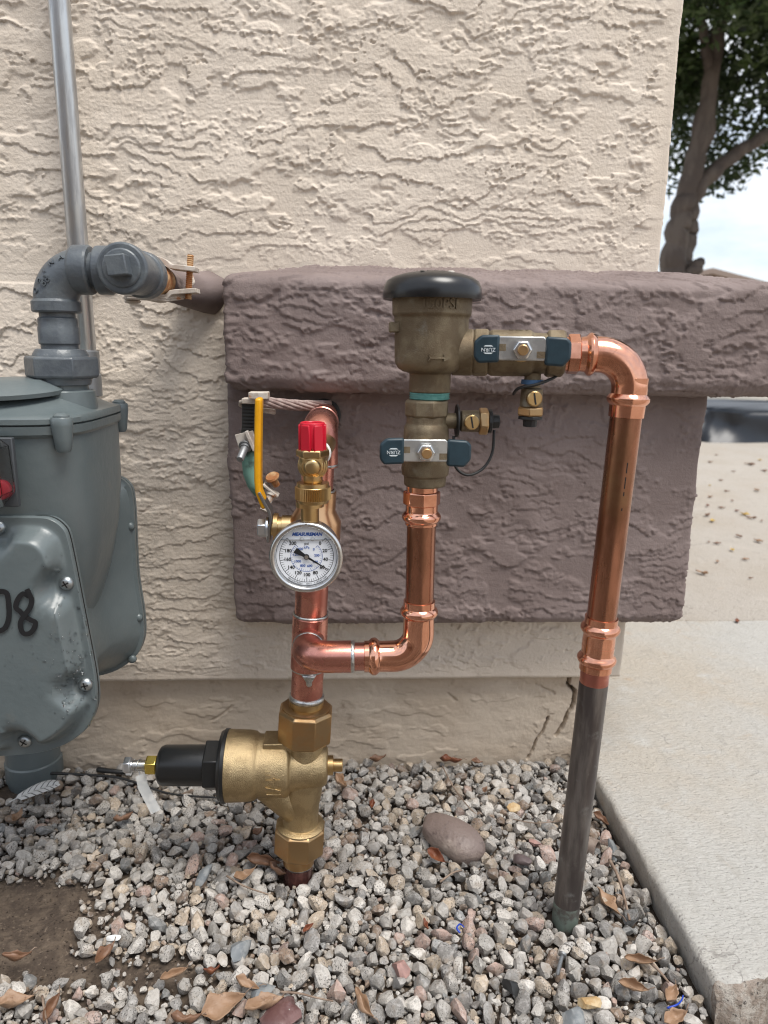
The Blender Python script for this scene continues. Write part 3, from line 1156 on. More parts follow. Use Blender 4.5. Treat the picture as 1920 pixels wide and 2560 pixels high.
# street elbow: from -Y to +X
rad = 0.020
path = [V(cx_, bc.y - 0.024, bz), V(cx_, branch_y + rad, bz)]
path += arc(V(cx_ + rad, branch_y + rad, bz), math.pi, 1.5 * math.pi, rad, RT, FW, 12)
hx = [PY(p, 1624, branch_y).x for p in (880, 910, 984)]
path += [V(hx[0], branch_y, bz)]
MB().tube(path, 0.0162, 40).build('solder_elbow', M_COPPER_PINK, br)
solder_ring(br, V(hx[0], branch_y, bz), RT, 0.0150, 0.005)
MB().tube([V(hx[0], branch_y, bz), V(hx[1] + 0.004, branch_y, bz)], R1, 36).build('stub_pipe', M_COPPER_PINK, br)
be = MB()
press_sleeve(be, V(hx[1], branch_y, bz), RT, R1, hx[2] - hx[1], 0.010)
rr = 0.026
ec = V(rx0.x - rr, branch_y, bz + rr)
path = [V(hx[2] - 0.001, branch_y, bz), V(rx0.x - rr, branch_y, bz)] + arc(ec, -math.pi / 2, 0, rr, RT, UP, 14)[1:]
ztop = PY(1048, 1500, branch_y).z
path += [V(rx0.x, branch_y, max(path[-1].z + 0.002, ztop - 0.03))]
be.tube(path, R1 + 0.0016, 44)
raxis = (rx1 - rx0).normalized()
press_sleeve(be, V(rx0.x, branch_y, ztop), -raxis, R1, 0.034, 0.012)
be.build('press_elbow', M_COPPER, br)
pz = ztop - 0.01
MB().tube([V(rx0.x, branch_y, pz), rx1 + V(0, 0, -0.02)], R1, 40).build('riser_pipe', M_COPPER_WORN_REFL, br)
ad = MB()
zb = PY(1053, 1312, branch_y)
press_sleeve(ad, zb, raxis, R1, 0.032, 0.008)
adh = PY(1054, 1262, branch_y)
ad.hexa(adh, raxis, 0.014, 0.0335, 8)
ad.lathe(adh + raxis * 0.013, raxis, [(0, R1 + 0.001), (0.008, R1 + 0.001)], 40)
ad.build('press_adapter', M_COPPER, br, 35, 0.0004)

# ---- pressure regulator
pr_ = thing('pressure_regulator', on_main(0.0), 'brass pressure regulator with black adjusting cap low over the gravel', 'regulator')
ztn0, ztn1 = PY(762, 1848, MY).z, PY(764, 1768, MY).z
MB().tube([on_main(-0.03), on_main(0.038)], 0.0165, 36).build('inlet_pipe', pm('wet_copper', (0.10, 0.045, 0.04), 0.22, 0.6, col2=(0.17, 0.07, 0.06), scale=50), pr_)
MB().lathe(on_main(0.026), MAX, [(0, 0.0168), (0.003, 0.0182), (0.006, 0.0175)], 36).build('solder_ring', M_SOLDER, pr_, 180)
MB().lathe(on_main(0.029), MAX, [(0, 0.0182), (0.024, 0.0182)], 40).build('lower_tailpiece', M_BRASS_N, pr_)
MB().hexa(on_main(0.045), MAX, 0.034, 0.056, 8, FW, 0.39, 0.003).build('lower_union_nut', M_BRASS_N, pr_, 30, 0.0008)
MB().lathe(on_main(0.078), MAX, [(0, 0.0275), (0.0015, 0.0275), (0.004, 0.0235)], 44).build('union_shoulder', M_BRASS, pr_)
# body: vertical flow tube with a side chamber
bd = MB()
bd.lathe(on_main(0.078), MAX, [(0, 0.0225), (0.004, 0.0205), (0.012, 0.0200), (0.028, 0.0205), (0.042, 0.0225), (0.060, 0.0235), (0.085, 0.0235), (0.098, 0.0220), (0.112, 0.0205), (0.118, 0.0205)], 48)
pax = V(-1, 0, -0.0 + 0.012).normalized()                    # chamber axis to the left
pc = PY(780, 1913, MY)
fl = PY(563, 1913, MY)
Lc = (pc - fl).length
pax = (fl - pc).normalized()
bd.lathe(pc + pax * -0.018, pax, [(0, 0.016), (0.001, 0.0205), (0.006, 0.0235), (0.020, 0.0265), (0.036, 0.0285), (0.041, 0.0290), (0.0435, 0.0335), (0.047, 0.0345), (Lc - 0.018 - 0.002, 0.0345), (Lc - 0.016, 0.0375), (Lc - 0.010, 0.0388), (Lc + 0.0175, 0.0395)], 64)
# slanted seat passage below
q0 = on_main(0.100)
bd.lathe(q0 + V(0.0, 0, -0.006), V(-0.62, 0, 0.78), [(0, 0.018), (0.02, 0.0205), (0.05, 0.024), (0.062, 0.022)], 40)
# square step on the top of the chamber
bd.box(pc + pax * 0.028 + V(0, -0.002, 0.0285), (0.050, 0.030, 0.016))
bodyo = bd.build('body', M_BRASS, pr_, 40, 0.0012)
# outlet plug on the right
pg = MB()
pp = pc + pax * -0.018
pg.lathe(pp, -pax, [(-0.004, 0.011), (0.006, 0.011), (0.0065, 0.0072), (0.016, 0.0072), (0.0168, 0.0062)], 32)
pg.build('test_plug', M_BRASS_M, pr_)
# raised size marking, reading upwards
text_obj('lettering', '1 1/4"', M_BRASS, pr_, V(PY(684, 1955, MY - 0.0345).x, MY - 0.0345, pc.z + 0.0005), V(0, 0.0, 1), V(-1, 0, 0), 0.0225, 0.0010, bold=0.0002, bend=0.0345, shift=-0.013)
MB().hexa(on_main(ztn0), MAX, ztn1 - ztn0, 0.058, 8, FW, 0.39, 0.003).build('upper_union_nut', M_BRASS_N, pr_, 30, 0.0008)
ut = MB()
ut.lathe(on_main(ztn1 - 0.002), MAX, [(0, 0.0262), (0.0035, 0.0262), (0.005, 0.0225)], 44)
ut.build('union_collar', M_BRASS_N, pr_)
zs = PY(768, 1741, MY).z
MB().lathe(on_main(ztn1), MAX, [(0, 0.0192), (zs - ztn1, 0.0192), (zs - ztn1 + 0.0005, 0.0180)], 40).build('upper_tailpiece', M_BRASS_M, pr_)
MB().lathe(on_main(zs), MAX, [(-0.003, 0.0194), (0.0, 0.0200), (0.002, 0.0192), (0.003, 0.0176)], 40).build('solder_ring', M_SOLDER, pr_, 180)
# black adjusting cap
fp = fl
MB().lathe(fp, pax, [(-0.0035, 0.0395), (-0.003, 0.0405), (0.0005, 0.0405), (0.001, 0.0395), (0.0045, 0.0375), (0.0046, 0.030)], 64).build('cap_flange', M_BLACK, pr_)
MB().hexa(fp + pax * 0.0045, pax, 0.017, 0.0500, 6, UP, 0.15, 0.001).build('cap_hex', M_BLACK, pr_, 30, 0.0012)
cl = (PY(398, 1909, MY) - fp).length
MB().lathe(fp + pax * 0.021, pax, [(0, 0.0225), (cl - 0.021 - 0.006, 0.0222), (cl - 0.021 - 0.002, 0.0205), (cl - 0.021, 0.0175), (cl - 0.0205, 0.004)], 56).build('cap', M_BLACK, pr_, 50)
ce = fp + pax * cl
bolt = MB()
bolt.lathe(ce, pax, [(0, 0.0055), (0.03, 0.0055)], 24)
for k in range(14):
    bolt.lathe(ce + pax * (0.012 + k * 0.0012), pax, [(0, 0.0055), (0.0006, 0.0062), (0.0012, 0.0055)], 20, caps=False)
bo = bolt.build('adjusting_screw', M_STEEL, pr_)
MB().hexa(ce + pax * 0.030, pax, 0.0085, 0.0165, 6, UP, 0.2).build('screw_head', M_ZINC, bo, 30, 0.0006)
MB().hexa(ce + pax * 0.0015, pax, 0.0125, 0.0195, 6, UP, 0.1).build('lock_nut', M_BRASS_Y, pr_, 30, 0.0006)

# ---- translucent tag strip hanging off the adjusting screw, thin wire
tg = thing('plastic_tag', ce + pax * 0.02 + V(0, 0, -0.07), 'translucent plastic strip wired to the regulator screw, hanging to the gravel', 'tag')
tp = [ce + pax * 0.020 + V(0, -0.004, -0.009), PY(357, 1965, MY - 0.008), PY(372, 1995, MY - 0.012), PY(390, 2030, MY - 0.018)]
MB().strip(tp, (0.8, 0.3, 0.25), 0.011, 0.0006).build('strip', M_FILM, tg, 40)
wr_ = [ce + pax * 0.020 + V(0, math.cos(a) * 0.0068, math.sin(a) * 0.0068) + pax * (0.0012 * a) for a in np.linspace(0, 7, 24)] + [tp[0] + V(0, 0, -0.003)]
MB().tube(wr_, 0.0005, 8).build('wire', M_ZINC, tg)

# ---- brass ball valve with yellow lever
bv = thing('ball_valve', on_main(0.40), 'brass ball valve with long yellow lever behind the pressure gauge', 'valve')
vb = MB()
vz = [PY(795, y, MY).z for y in (1450, 1405, 1380, 1300, 1278, 1226)]
vb.lathe(on_main(vz[0]), MAX, [(0, 0.0190), (0.002, 0.0205), (vz[1] - vz[0], 0.0205), (vz[2] - vz[0], 0.0270), (vz[3] - vz[0], 0.0270), (vz[4] - vz[0] + 0.002, 0.0205), (vz[5] - vz[0], 0.0205), (vz[5] - vz[0] + 0.001, 0.0175)], 48)
vb.build('body', pm('lathe_bronze', (0.66, 0.40, 0.22), 0.28, 1.0, col2=(0.56, 0.32, 0.17), scale=40), bv, 30, 0.0004)
solder_ring(bv, on_main(vz[5]), MAX, 0.0178, 0.004)
MB().tube([on_main(vz[5] - 0.004), on_main(0.503)], 0.0168, 36).build('copper_stub', M_COPPER_PINK, bv)
sc_ = on_main(PY(795, 1320, MY).z)
st = MB()
st.lathe(sc_, (-1, 0, 0), [(0, 0.0135), (0.034, 0.0135), (0.0345, 0.0120), (0.038, 0.0120), (0.0382, 0.0155), (0.0425, 0.0155), (0.043, 0.008), (0.052, 0.008)], 36)
st.build('stem', M_BRASS_M, bv)
sx_ = PY(690, 1320, MY).x
wz_ = sc_.z
# lever: steel strip rising from the stem, then vinyl-covered grip
hp = [PY(672, 1345, MY), PY(676, 1310, MY), PY(682, 1272, MY), PY(663, 1215, MY), PY(660, 1205, MY)]
lev = MB()
lx = [PY(673, 1350, MY), PY(675, 1320, MY), PY(680, 1292, MY), PY(676, 1275, MY), PY(662, 1250, MY), PY(650, 1226, MY)]
lev.strip(lx, FW, 0.022, 0.0032)
lv = lev.build('lever', pm('lever_steel', (0.33, 0.33, 0.33), 0.4, 1.0), bv, 30, 0.0006)
gp = [PY(664, 1268, MY), PY(656, 1247, MY), PY(648, 1226, MY), PY(646, 1200, MY), PY(646, 1120, MY), PY(647, 1040, MY), PY(648, 1003, MY), PY(648, 994, MY)]
gm = MB()
gm.strip(gp, FW, 0.019, 0.0068)
go = gm.build('lever_grip', M_YEL, bv, 40, 0.0026)
go.modifiers['bevel'].segments = 4
nx = PY(672, 1320, MY)
MB().lathe(nx + V(-0.000, 0, 0), (-1, 0, 0), [(0, 0.0125), (0.002, 0.0125), (0.0025, 0.010)], 32).build('washer', M_ZINC, bv)
MB().hexa(nx + V(-0.002, 0, 0), (-1, 0, 0), 0.0095, 0.0175, 6, UP, 0.0).build('lever_nut', M_ZINC, bv, 30, 0.0006)

# ---- copper elbow that leaves the panel wall
el = thing('copper_wall_elbow', V(main_hi.x, MY, 0.50), 'copper elbow entering the brown panel behind the red knob', 'pipe')
ez = PY(800, 1075, MY).z
ex_ = on_main(ez).x
em = MB()
rr = 0.026
em.tube([V(ex_, MY, 0.498), V(ex_, MY, ez - rr)] + arc(V(ex_, MY + rr, ez - rr), math.pi, math.pi / 2, rr, FW, UP, 12)[1:] + [V(ex_, MY + 0.052, ez)], 0.0185, 40)
em.build('elbow', M_COPPER_PINK, el)
em = MB()
yy = MY + 0.048
for L, r in ((0.018, 0.0166), (0.022, 0.0182), (0.03, 0.0168), (0.05, 0.0162)):
    em.lathe(V(ex_, yy, ez), FW, [(0, r - 0.001), (0.0008, r), (L - 0.0008, r), (L, r - 0.001)], 40)
    yy += L
em.build('wall_pipe', M_COPPER_PINK, el)
MB().lathe(V(ex_, BOX_Y - 0.012, ez), FW, [(0, 0.0185), (0.001, 0.0195), (0.02, 0.0205)], 36).build('sleeve', pm('foam_sleeve', (0.035, 0.037, 0.036), 0.9), el)
solder_ring(el, V(ex_, MY, 0.500), UP, 0.0178, 0.003)

# ---- drain valve with red knob, gauge screwed under it
GY = 0.652
dvx = PY(782, 1170, GY).x
dv = thing('drain_valve', V(dvx, GY, PY(780, 1260, GY).z), 'brass drain valve with red plastic knob above the pressure gauge', 'valve')


def dz(y):
    return PY(782, y, GY).z


db = MB()
db.lathe(V(dvx, GY, dz(1206)), UP, [(0, 0.0082), (0.002, 0.0090), (dz(1186) - dz(1206), 0.0088), (dz(1184) - dz(1206), 0.0098), (dz(1160) - dz(1206), 0.0122), (dz(1142) - dz(1206), 0.0125), (dz(1136) - dz(1206), 0.0085)], 44)
db.lathe(V(dvx, GY - 0.0145, dz(1163)), FW, [(0, 0.0035), (0.0008, 0.0060), (0.003, 0.0076), (0.0055, 0.0080), (0.006, 0.0100), (0.0085, 0.0103), (0.009, 0.0120), (0.0115, 0.0123), (0.012, 0.0137), (0.022, 0.0138)], 48)
db.hexa(V(dvx, GY, dz(1142)), UP, dz(1122) - dz(1142), 0.0262, 6, FW, 0.5)
db.lathe(V(dvx, GY, dz(1150)), V(0.12, 1, 0.06), [(0, 0.0115), (0.045, 0.0110), (0.085, 0.0105)], 32)
db.build('body', M_BRASS_M, dv, 40, 0.0006)
MB().box((dvx, GY - 0.0080, dz(1190)), (0.0006, 0.004, 0.016)).build('mould_seam', M_BRASS_N, dv, 0)
tpv = V(dvx, GY, dz(1150)) + V(0.12, 1, 0.06).normalized() * 0.030
MB().lathe(tpv, V(0.12, 1, 0.06), [(0, 0.0112), (0.001, 0.0122), (0.003, 0.0124), (0.004, 0.0112)], 30).build('thread_tape', M_TAPE, dv)
kz0, kz1 = dz(1120), dz(1055)
kn = MB()
seg = 48
prof = [(0.0, 0.0108), (0.0015, 0.0112), (kz1 - kz0 - 0.0015, 0.0114), (kz1 - kz0, 0.0108), (kz1 - kz0, 0.0092), (kz1 - kz0 - 0.004, 0.0086), (kz1 - kz0 - 0.0045, 0.001)]
kn.lathe(V(dvx, GY, kz0), UP, prof, seg)
for k in range(6):                           # six grip ribs
    a = math.radians(60 * k + 270 - 90)
    d = V(math.cos(a), math.sin(a), 0)
    t = V(-math.sin(a), math.cos(a), 0)
    pts = [(-0.0048, -0.003), (0.0048, -0.003), (0.0048, kz1 - kz0 - 0.010), (0.0040, kz1 - kz0 - 0.002), (-0.0040, kz1 - kz0 - 0.002), (-0.0048, kz1 - kz0 - 0.010)]
    kn.prism(pts, V(dvx, GY, kz0) + d * 0.0085, t, UP, -0.0040 if t.cross(UP).dot(d) < 0 else 0.0040)
kn.build('knob', M_RED, dv, 32, 0.0009)
# knurled swivel nut
sw = MB()
sz0, sz1 = dz(1256), dz(1206)
H_ = sz1 - sz0
u_n = 56
sw.lathe(V(dvx, GY, sz0), UP, [(0, 0.0138), (0.003, 0.0150), (0.0035, 0.0158)], 48)
vs_, fs = [], []
for j, (t, ) in enumerate(((0.0035,), (H_ - 0.004,))):
    for k in range(u_n * 2):
        r = 0.0166 if k % 2 else 0.0155
        a = 2 * math.pi * k / (u_n * 2)
        vs_.append(V(dvx + math.cos(a) * r, GY + math.sin(a) * r, sz0 + t))
n2 = u_n * 2
fs = [(k, (k + 1) % n2, n2 + (k + 1) % n2, n2 + k) for k in range(n2)] + [tuple(reversed(range(n2))), tuple(range(n2, 2 * n2))]
sw.add(vs_, fs)
sw.lathe(V(dvx, GY, sz1 - 0.004), UP, [(0, 0.0155), (0.0005, 0.0150), (0.004, 0.0148)], 48)
sw.build('swivel_nut', M_BRASS_M, dv, 20)

# ---- pressure gauge
gc = PY(766, 1393, GY - 0.004)
GR = 0.0345
pgx = thing('pressure_gauge', gc + V(0, 0, -GR), 'round steel pressure gauge with white dial, needle near sixty', 'gauge')
nf = V(0, -1, 0)                       # dial faces the viewer
MB().lathe(gc + V(0, 0.026, 0), nf, [(0, 0.0), (0.0005, 0.0295), (0.003, 0.0315), (0.022, 0.0315), (0.0222, 0.0335)], 72, caps=False).build('case', M_STEEL, pgx)
MB().lathe(gc + V(0, 0.0040, 0), nf, [(0, 0.0330), (0.002, 0.0345), (0.0050, 0.0345), (0.0068, 0.0332), (0.0074, 0.0318), (0.0070, 0.0300), (0.0055, 0.0291), (0.0030, 0.0287)], 96, caps=False).build('bezel', M_STEEL, pgx, 60)
dial = MB()
dial.lathe(gc + V(0, 0.003, 0), nf, [(0, 0.0290), (0.0003, 0.0290)], 72)
dl = dial.build('dial', M_WHITE, pgx, 30)
fo = gc + V(0, 0.003 - 0.0004, 0)


def arcband(mb, r0, r1, a0, a1, n=80, off=0.0):
    vs_, fs = [], []
    for i in range(n + 1):
        a = math.radians(a0 + (a1 - a0) * i / n)
        for r in (r0, r1):
            vs_.append(fo + V(math.cos(a) * r, -off, math.sin(a) * r))
    for i in range(n):
        fs.append((2 * i, 2 * i + 1, 2 * i + 3, 2 * i + 2))
    mb.add(vs_, fs)


def tick(mb, a, r0, r1, w):
    a = math.radians(a)
    d, t = V(math.cos(a), 0, math.sin(a)), V(-math.sin(a), 0, math.cos(a))
    mb.add([fo + d * r0 - t * w / 2, fo + d * r1 - t * w / 2, fo + d * r1 + t * w / 2, fo + d * r0 + t * w / 2], [(0, 1, 2, 3)])


k1 = 0.0345 / 92.5
sc1 = MB()
arcband(sc1, 0.02495, 0.02545, 45, -225)
arcband(sc1, 0.0283, 0.0287, 0, 360, 96)
for i in range(51):
    a = 45 - 270 * i / 50
    big = i % 5 == 0
    tick(sc1, a, 0.0207 if big else 0.0222, 0.0252, 0.00055 if big else 0.00028)
sc1.build('psi_scale', M_INK, dl, 0)
sc2 = MB()
arcband(sc2, 0.01465, 0.01500, 45, -225)
for i in range(36):
    a = 45 - 270 * (i * 40) / 1379
    big = i % 5 == 0
    tick(sc2, a, 0.0122 if big else 0.0130, 0.0149, 0.0004 if big else 0.00022)
sc2.build('kilopascal_scale', M_BLUE, dl, 0)
for i in range(11):
    a = math.radians(45 - 27 * i)
    r = 0.0180
    text_obj('dial_number', str(20 * i), M_INK, dl, fo + V(math.cos(a) * r, -0.0002, math.sin(a) * r), RT, UP, 0.0046, 0.00005, bold=0.00009)
for i in range(8):
    a = math.radians(45 - 270 * (i * 200) / 1379)
    r = 0.0097
    text_obj('dial_number', str(200 * i), M_BLUE, dl, fo + V(math.cos(a) * r, -0.0002, math.sin(a) * r), RT, UP, 0.0033, 0.00005, bold=0.00005)
text_obj('lettering', 'psi', M_INK, dl, fo + V(0.0002, -0.0002, 0.0126), RT, UP, 0.0038, 0.00005)
text_obj('lettering', 'kPa', M_BLUE, dl, fo + V(0.0002, -0.0002, 0.0088), RT, UP, 0.0038, 0.00005)
text_obj('lettering', 'MEASUREMAN', M_BLUE, dl, fo + V(0.0006, -0.0002, 0.0214), RT, UP, 0.0043, 0.00005, italic=0.25, bold=0.00020)
for word, ac in (('WATERPROOF', 246), ('ANTI VIBRATION', 291)):
    n = len(word)
    for i, ch in enumerate(word):
        if ch == ' ':
            continue
        a = math.radians(ac + (i - (n - 1) / 2) * 3.2)
        d, t = V(math.cos(a), 0, math.sin(a)), V(-math.sin(a), 0, math.cos(a))
        text_obj('lettering', ch, M_INK, dl, fo + d * 0.02690 + V(0, -0.0002, 0), t, -d, 0.0020, 0.00005)
# needle
na = math.radians(-31.8)
d, t = V(math.cos(na), 0, math.sin(na)), V(-math.sin(na), 0, math.cos(na))
nd = MB()
no = fo + V(0, -0.0016, 0)
nd.prism([(-0.0125, -0.0028), (-0.0122, 0.0030), (0.0, 0.0011), (0.0245, 0.00030), (0.0245, -0.00030), (0.0, -0.0011)], no, d, t, 0.0003)
ndo = nd.build('needle', M_INK, pgx, 0)
MB().lathe(no + V(0, 0.0008, 0), nf, [(0, 0.0026), (0.0016, 0.0026), (0.0018, 0.0022)], 28).build('needle_hub', M_INK, ndo)
MB().lathe(no + V(0, -0.0010, 0), nf, [(0, 0.0019), (0.0005, 0.0019)], 24).build('hub_screw', M_STEEL, ndo)
liq = MB()
hw = 0.0232
liq.box(fo + V(0, -0.0010, 0.01655), (hw * 2, 0.0016, 0.00022))
liq.build('fill_line', pm('fill_line_grey', (0.30, 0.31, 0.32), 0.2), dl, 0)
for xb in (-0.0042, 0.0058):
    MB().lathe(fo + V(xb, 0, 0.0168), nf, [(0, 0.0020), (0.0006, 0.0018), (0.0011, 0.0012), (0.0013, 0.0003)], 20).build('bubble', pm('bubble_grey', (0.45, 0.46, 0.47), 0.1), dl, 180)
sv_ = MB()
sv_.lathe(gc + V(0, -0.0028, 0.0312), nf, [(0, 0.0019), (0.0008, 0.0017)], 18)
sv_.build('vent_pin', M_ZINC, pgx)
nk = MB()
nk.lathe(V(gc.x * 0.5 + dvx * 0.5, GY + 0.004, gc.z + 0.030), UP, [(0, 0.0085), (sz0 - gc.z - 0.028, 0.0085)], 24)
nk.lathe(V(gc.x * 0.5 + dvx * 0.5, GY + 0.004, sz0 - 0.0045), UP, [(0, 0.0130), (0.005, 0.0130)], 32)
nk.build('stem', M_BRASS_M, pgx)

# ---- vacuum breaker
VY = 0.682
vx = PY(1078, 840, VY).x
vbk = thing('vacuum_breaker', V(vx, VY, PY(1060, 1215, VY).z), 'weathered bronze vacuum breaker with black dome cap and two blue-handled valves', 'valve')


def vz_(y):
    return PY(1078, y, VY).z


body = MB()
z0 = vz_(931)
pf = [(981, 0.0193), (936, 0.0193), (932, 0.0200), (929, 0.0255), (922, 0.0300), (908, 0.0330), (890, 0.0336), (800, 0.0342), (793, 0.0345), (788, 0.0362), (745, 0.0366)]
body.lathe(V(vx, VY, vz_(981)), UP, [(vz_(y) - vz_(981), r) for y, r in pf], 72)
vax = (PY(1580, 878, 0.652) - V(vx, VY, vz_(878))).normalized()
vax = V(vax.x, vax.y, 0).normalized()
oz = vz_(880)
body.lathe(V(vx, VY, oz), vax, [(0.02, 0.021), (0.0385, 0.021), (0.040, 0.0185)], 40)
lg = V(vx, VY, vz_(820))
body.box(lg + V(-0.0345, -0.006, 0), (0.010, 0.016, 0.0095))
body.build('body', M_BRONZE, vbk, 40, 0.0012)
text_obj('lettering', '150PSI', M_BRONZE, vbk, V(vx, VY, vz_(765)) + V(0, -0.0366, 0), RT, UP, 0.0125, 0.0008, bend=0.0366, shift=0.003)
am = MB()
ao = V(vx + 0.004, VY - 0.0340, vz_(893))
am.prism([(-0.010, -0.0030), (-0.0075, -0.0008), (0.004, -0.0008), (0.004, -0.0030), (0.010, 0.0), (0.004, 0.0030), (0.004, 0.0008), (-0.0075, 0.0008), (-0.010, 0.0030), (-0.0085, 0)], ao + V(0, 0.0012, 0), RT, UP, 0.0024)
am.build('flow_arrow', M_BRONZE, vbk, 30)
cap = MB()
cz = vz_(750)
cap.lathe(V(vx, VY, cz), UP, [(0.003, 0.036), (0.0, 0.0430), (0.0, 0.0446), (0.003, 0.0452), (0.010, 0.0446), (0.016, 0.0420), (0.0195, 0.0365), (0.0225, 0.0270), (0.0245, 0.0150), (0.0250, 0.002)], 80)
cpo = cap.build('cap', M_BLACK_CAP, vbk, 60)
MB().lathe(V(vx + 0.014, VY - 0.018, cz + 0.0215), UP, [(0, 0.0035), (0.0022, 0.0030), (0.0026, 0.002)], 16).build('cap_screw', M_PLATE, cpo)
for k, (tx, ty) in enumerate(((-0.012, 0), (-0.006, 0.001), (0, 0.0015), (0.006, 0.001))):
    MB().box(V(vx + tx, VY - 0.024, cz + 0.0226), (0.0035, 0.0045, 0.001), RT, V(0, 1, 0.3)).build('embossed_mark', M_BLACK_CAP, cpo, 0)


def thread(parent, o, axis, r, L, mat, n=4):
    mb = MB()
    prof = []
    for k in range(n):
        prof += [(k * L / n, r), (k * L / n + L / n * 0.5, r + 0.0012)]
    prof.append((L, r))
    mb.lathe(o, axis, prof, 44)
    return mb.build('thread', mat, parent, 180)


thread(vbk, V(vx, VY, vz_(998)), UP, 0.0180, vz_(980) - vz_(998), M_TEAL, 3)
# inlet valve (vertical)
lx_ = PY(1066, 1060, VY).x
vin = MB()


def lz(y):
    return PY(1066, y, VY).z


b0 = V(lx_, VY, lz(1214))
vin.lathe(b0, UP, [(0, 0.0185), (0.001, 0.0200), (lz(1188) - lz(1214), 0.0205), (lz(1186) - lz(1214), 0.0225), (lz(1168) - lz(1214), 0.0230), (lz(1150) - lz(1214), 0.0215), (lz(1080) - lz(1214), 0.0215), (lz(1066) - lz(1214), 0.0208), (lz(1058) - lz(1214), 0.0190), (lz(1040) - lz(1214), 0.0190)], 56)
vin.hexa(V(lx_, VY, lz(1043)), UP, lz(998) - lz(1043), 0.0395, 8, FW, 0.2, 0.002)
vino = vin.build('inlet_valve', M_BRONZE, vbk, 35, 0.0010)


def handle(parent, o, ax, L, lettering=True):
    """butterfly valve handle: cast centre, two vinyl wings, hex nut and brass stem; ax = long direction, facing -Y"""
    ax = Vector(ax).normalized()
    n_ = V(0, -1, 0)
    n_ = (n_ - ax * n_.dot(ax)).normalized()
    up = n_.cross(ax).normalized()
    if up.z < 0:
        up = -up
    c = MB()
    pts = [(-0.26 * L, -0.0090), (0.24 * L, -0.0090), (0.26 * L, -0.0050), (0.27 * L, 0.0062), (0.22 * L, 0.0115), (-0.26 * L, 0.0115), (-0.29 * L, 0.004)]
    c.prism(pts, o, ax, up, 0.0034 if ax.cross(up).dot(n_) > 0 else -0.0034)
    h = c.build('handle', M_HANDLE, parent, 30, 0.0010)
    for s, (a, b) in ((-1, (-0.5 * L, -0.235 * L)), (1, (0.235 * L, 0.5 * L))):
        w = MB()
        hh0, hh1 = -0.0118, 0.0128
        if s < 0:
            pts = [(a + 0.004, hh0), (b, hh0 + 0.001), (b, hh1), (a + 0.006, hh1 - 0.0005), (a, hh1 - 0.006), (a, hh0 + 0.005)]
        else:
            pts = [(a, hh0 - 0.001), (b - 0.006, hh0 - 0.002), (b, hh0 + 0.005), (b, hh1 - 0.006), (b - 0.004, hh1 - 0.002), (a, hh1 - 0.001)]
        sg = 1 if ax.cross(up).dot(n_) > 0 else -1
        w.prism(pts, o - n_ * 0.0014, ax, up, 0.0066 * sg)
        wo = w.build('handle_grip', M_NAVY, parent, 40, 0.0022)
        wo.modifiers['bevel'].segments = 3
        if s < 0 and lettering:
            lo = o + ax * (a + 0.0125) + n_ * 0.00545
            for sy in (-1, 1):
                bars = MB()
                bars.prism([(-0.0042, 0), (0.0042, 0), (0.0025, 0.0011), (-0.0025, 0.0011)], lo + up * (sy * 0.0026), ax, up * sy, 0.0002)
                bars.build('logo_bar', M_LOGO, wo, 0)
            text_obj('lettering', 'ZURN', M_LOGO, wo, lo, -ax, -up, 0.0046, 0.00012)
    for xs_, zs_, ws_ in ((-0.205, 0.002, 0.006), (0.205, -0.004, 0.009)):
        MB().box(o + ax * (xs_ * L) + up * zs_ + n_ * 0.0034, (ws_, 0.0006, 0.0058), ax, n_, up).build('handle_slot', M_BRONZE, h, 0)
    hn = MB()
    hn.hexa(o + n_ * 0.0034, n_, 0.0065, 0.0150, 6, up, 0.52)
    hno = hn.build('handle_nut', M_STEEL, parent, 30, 0.0006)
    sm = MB()
    sm.lathe(o + n_ * 0.004, n_, [(0, 0.0046), (0.0105, 0.0046), (0.011, 0.0040)], 20)
    sm.build('stem_tip', M_BRASS_N, hno)
    sn = MB()
    sn.lathe(o - n_ * 0.022, n_, [(0, 0.0105), (0.016, 0.0105), (0.0165, 0.0075), (0.0222, 0.0075)], 28)
    sn.build('stem', M_BRASS_M, parent)
    return h


hy = VY - 0.032
handle(vino, PY(1063, 1129, hy), RT, 0.0835)
# outlet valve (horizontal, turning slightly towards the viewer)
oo = V(vx, VY, oz)


def ox(px):
    """distance along the outlet axis whose picture column is px"""
    lo, hi = 0.0, 0.4
    for _ in range(40):
        m = (lo + hi) / 2
        p = oo + vax * m - CAM
        if 960 + F_PX * p.dot(AXR) / p.dot(AXF) < px:
            lo = m
        else:
            hi = m
    return lo


thread(vbk, oo + vax * 0.0385, vax, 0.0178, 0.012, M_TEAL, 3)
t0 = ox(1180)
vo = MB()
vo.hexa(oo + vax * t0, vax, ox(1222) - t0, 0.0405, 8, UP, 0.2, 0.002)
vo.lathe(oo + vax * (ox(1220)), vax, [(0, 0.0190), (0.003, 0.0208), (ox(1332) - ox(1220) - 0.003, 0.0208), (ox(1332) - ox(1220), 0.0185), (ox(1368) - ox(1220), 0.0180)], 48)
vo.hexa(oo + vax * ox(1364), vax, ox(1412) - ox(1364), 0.0400, 8, UP, 0.2, 0.002)
voo = vo.build('outlet_valve', M_BRONZE, vbk, 35, 0.0010)
text_obj('lettering', 'LPEC S', M_BRONZE, voo, oo + vax * ox(1290) + V(0, -0.004, 0.0203), vax, V(0, 1, 0), 0.006, 0.0006)
hc = PY(1305, 875, (oo + vax * ox(1300)).y - 0.031)
handle(voo, hc, vax, 0.0835)


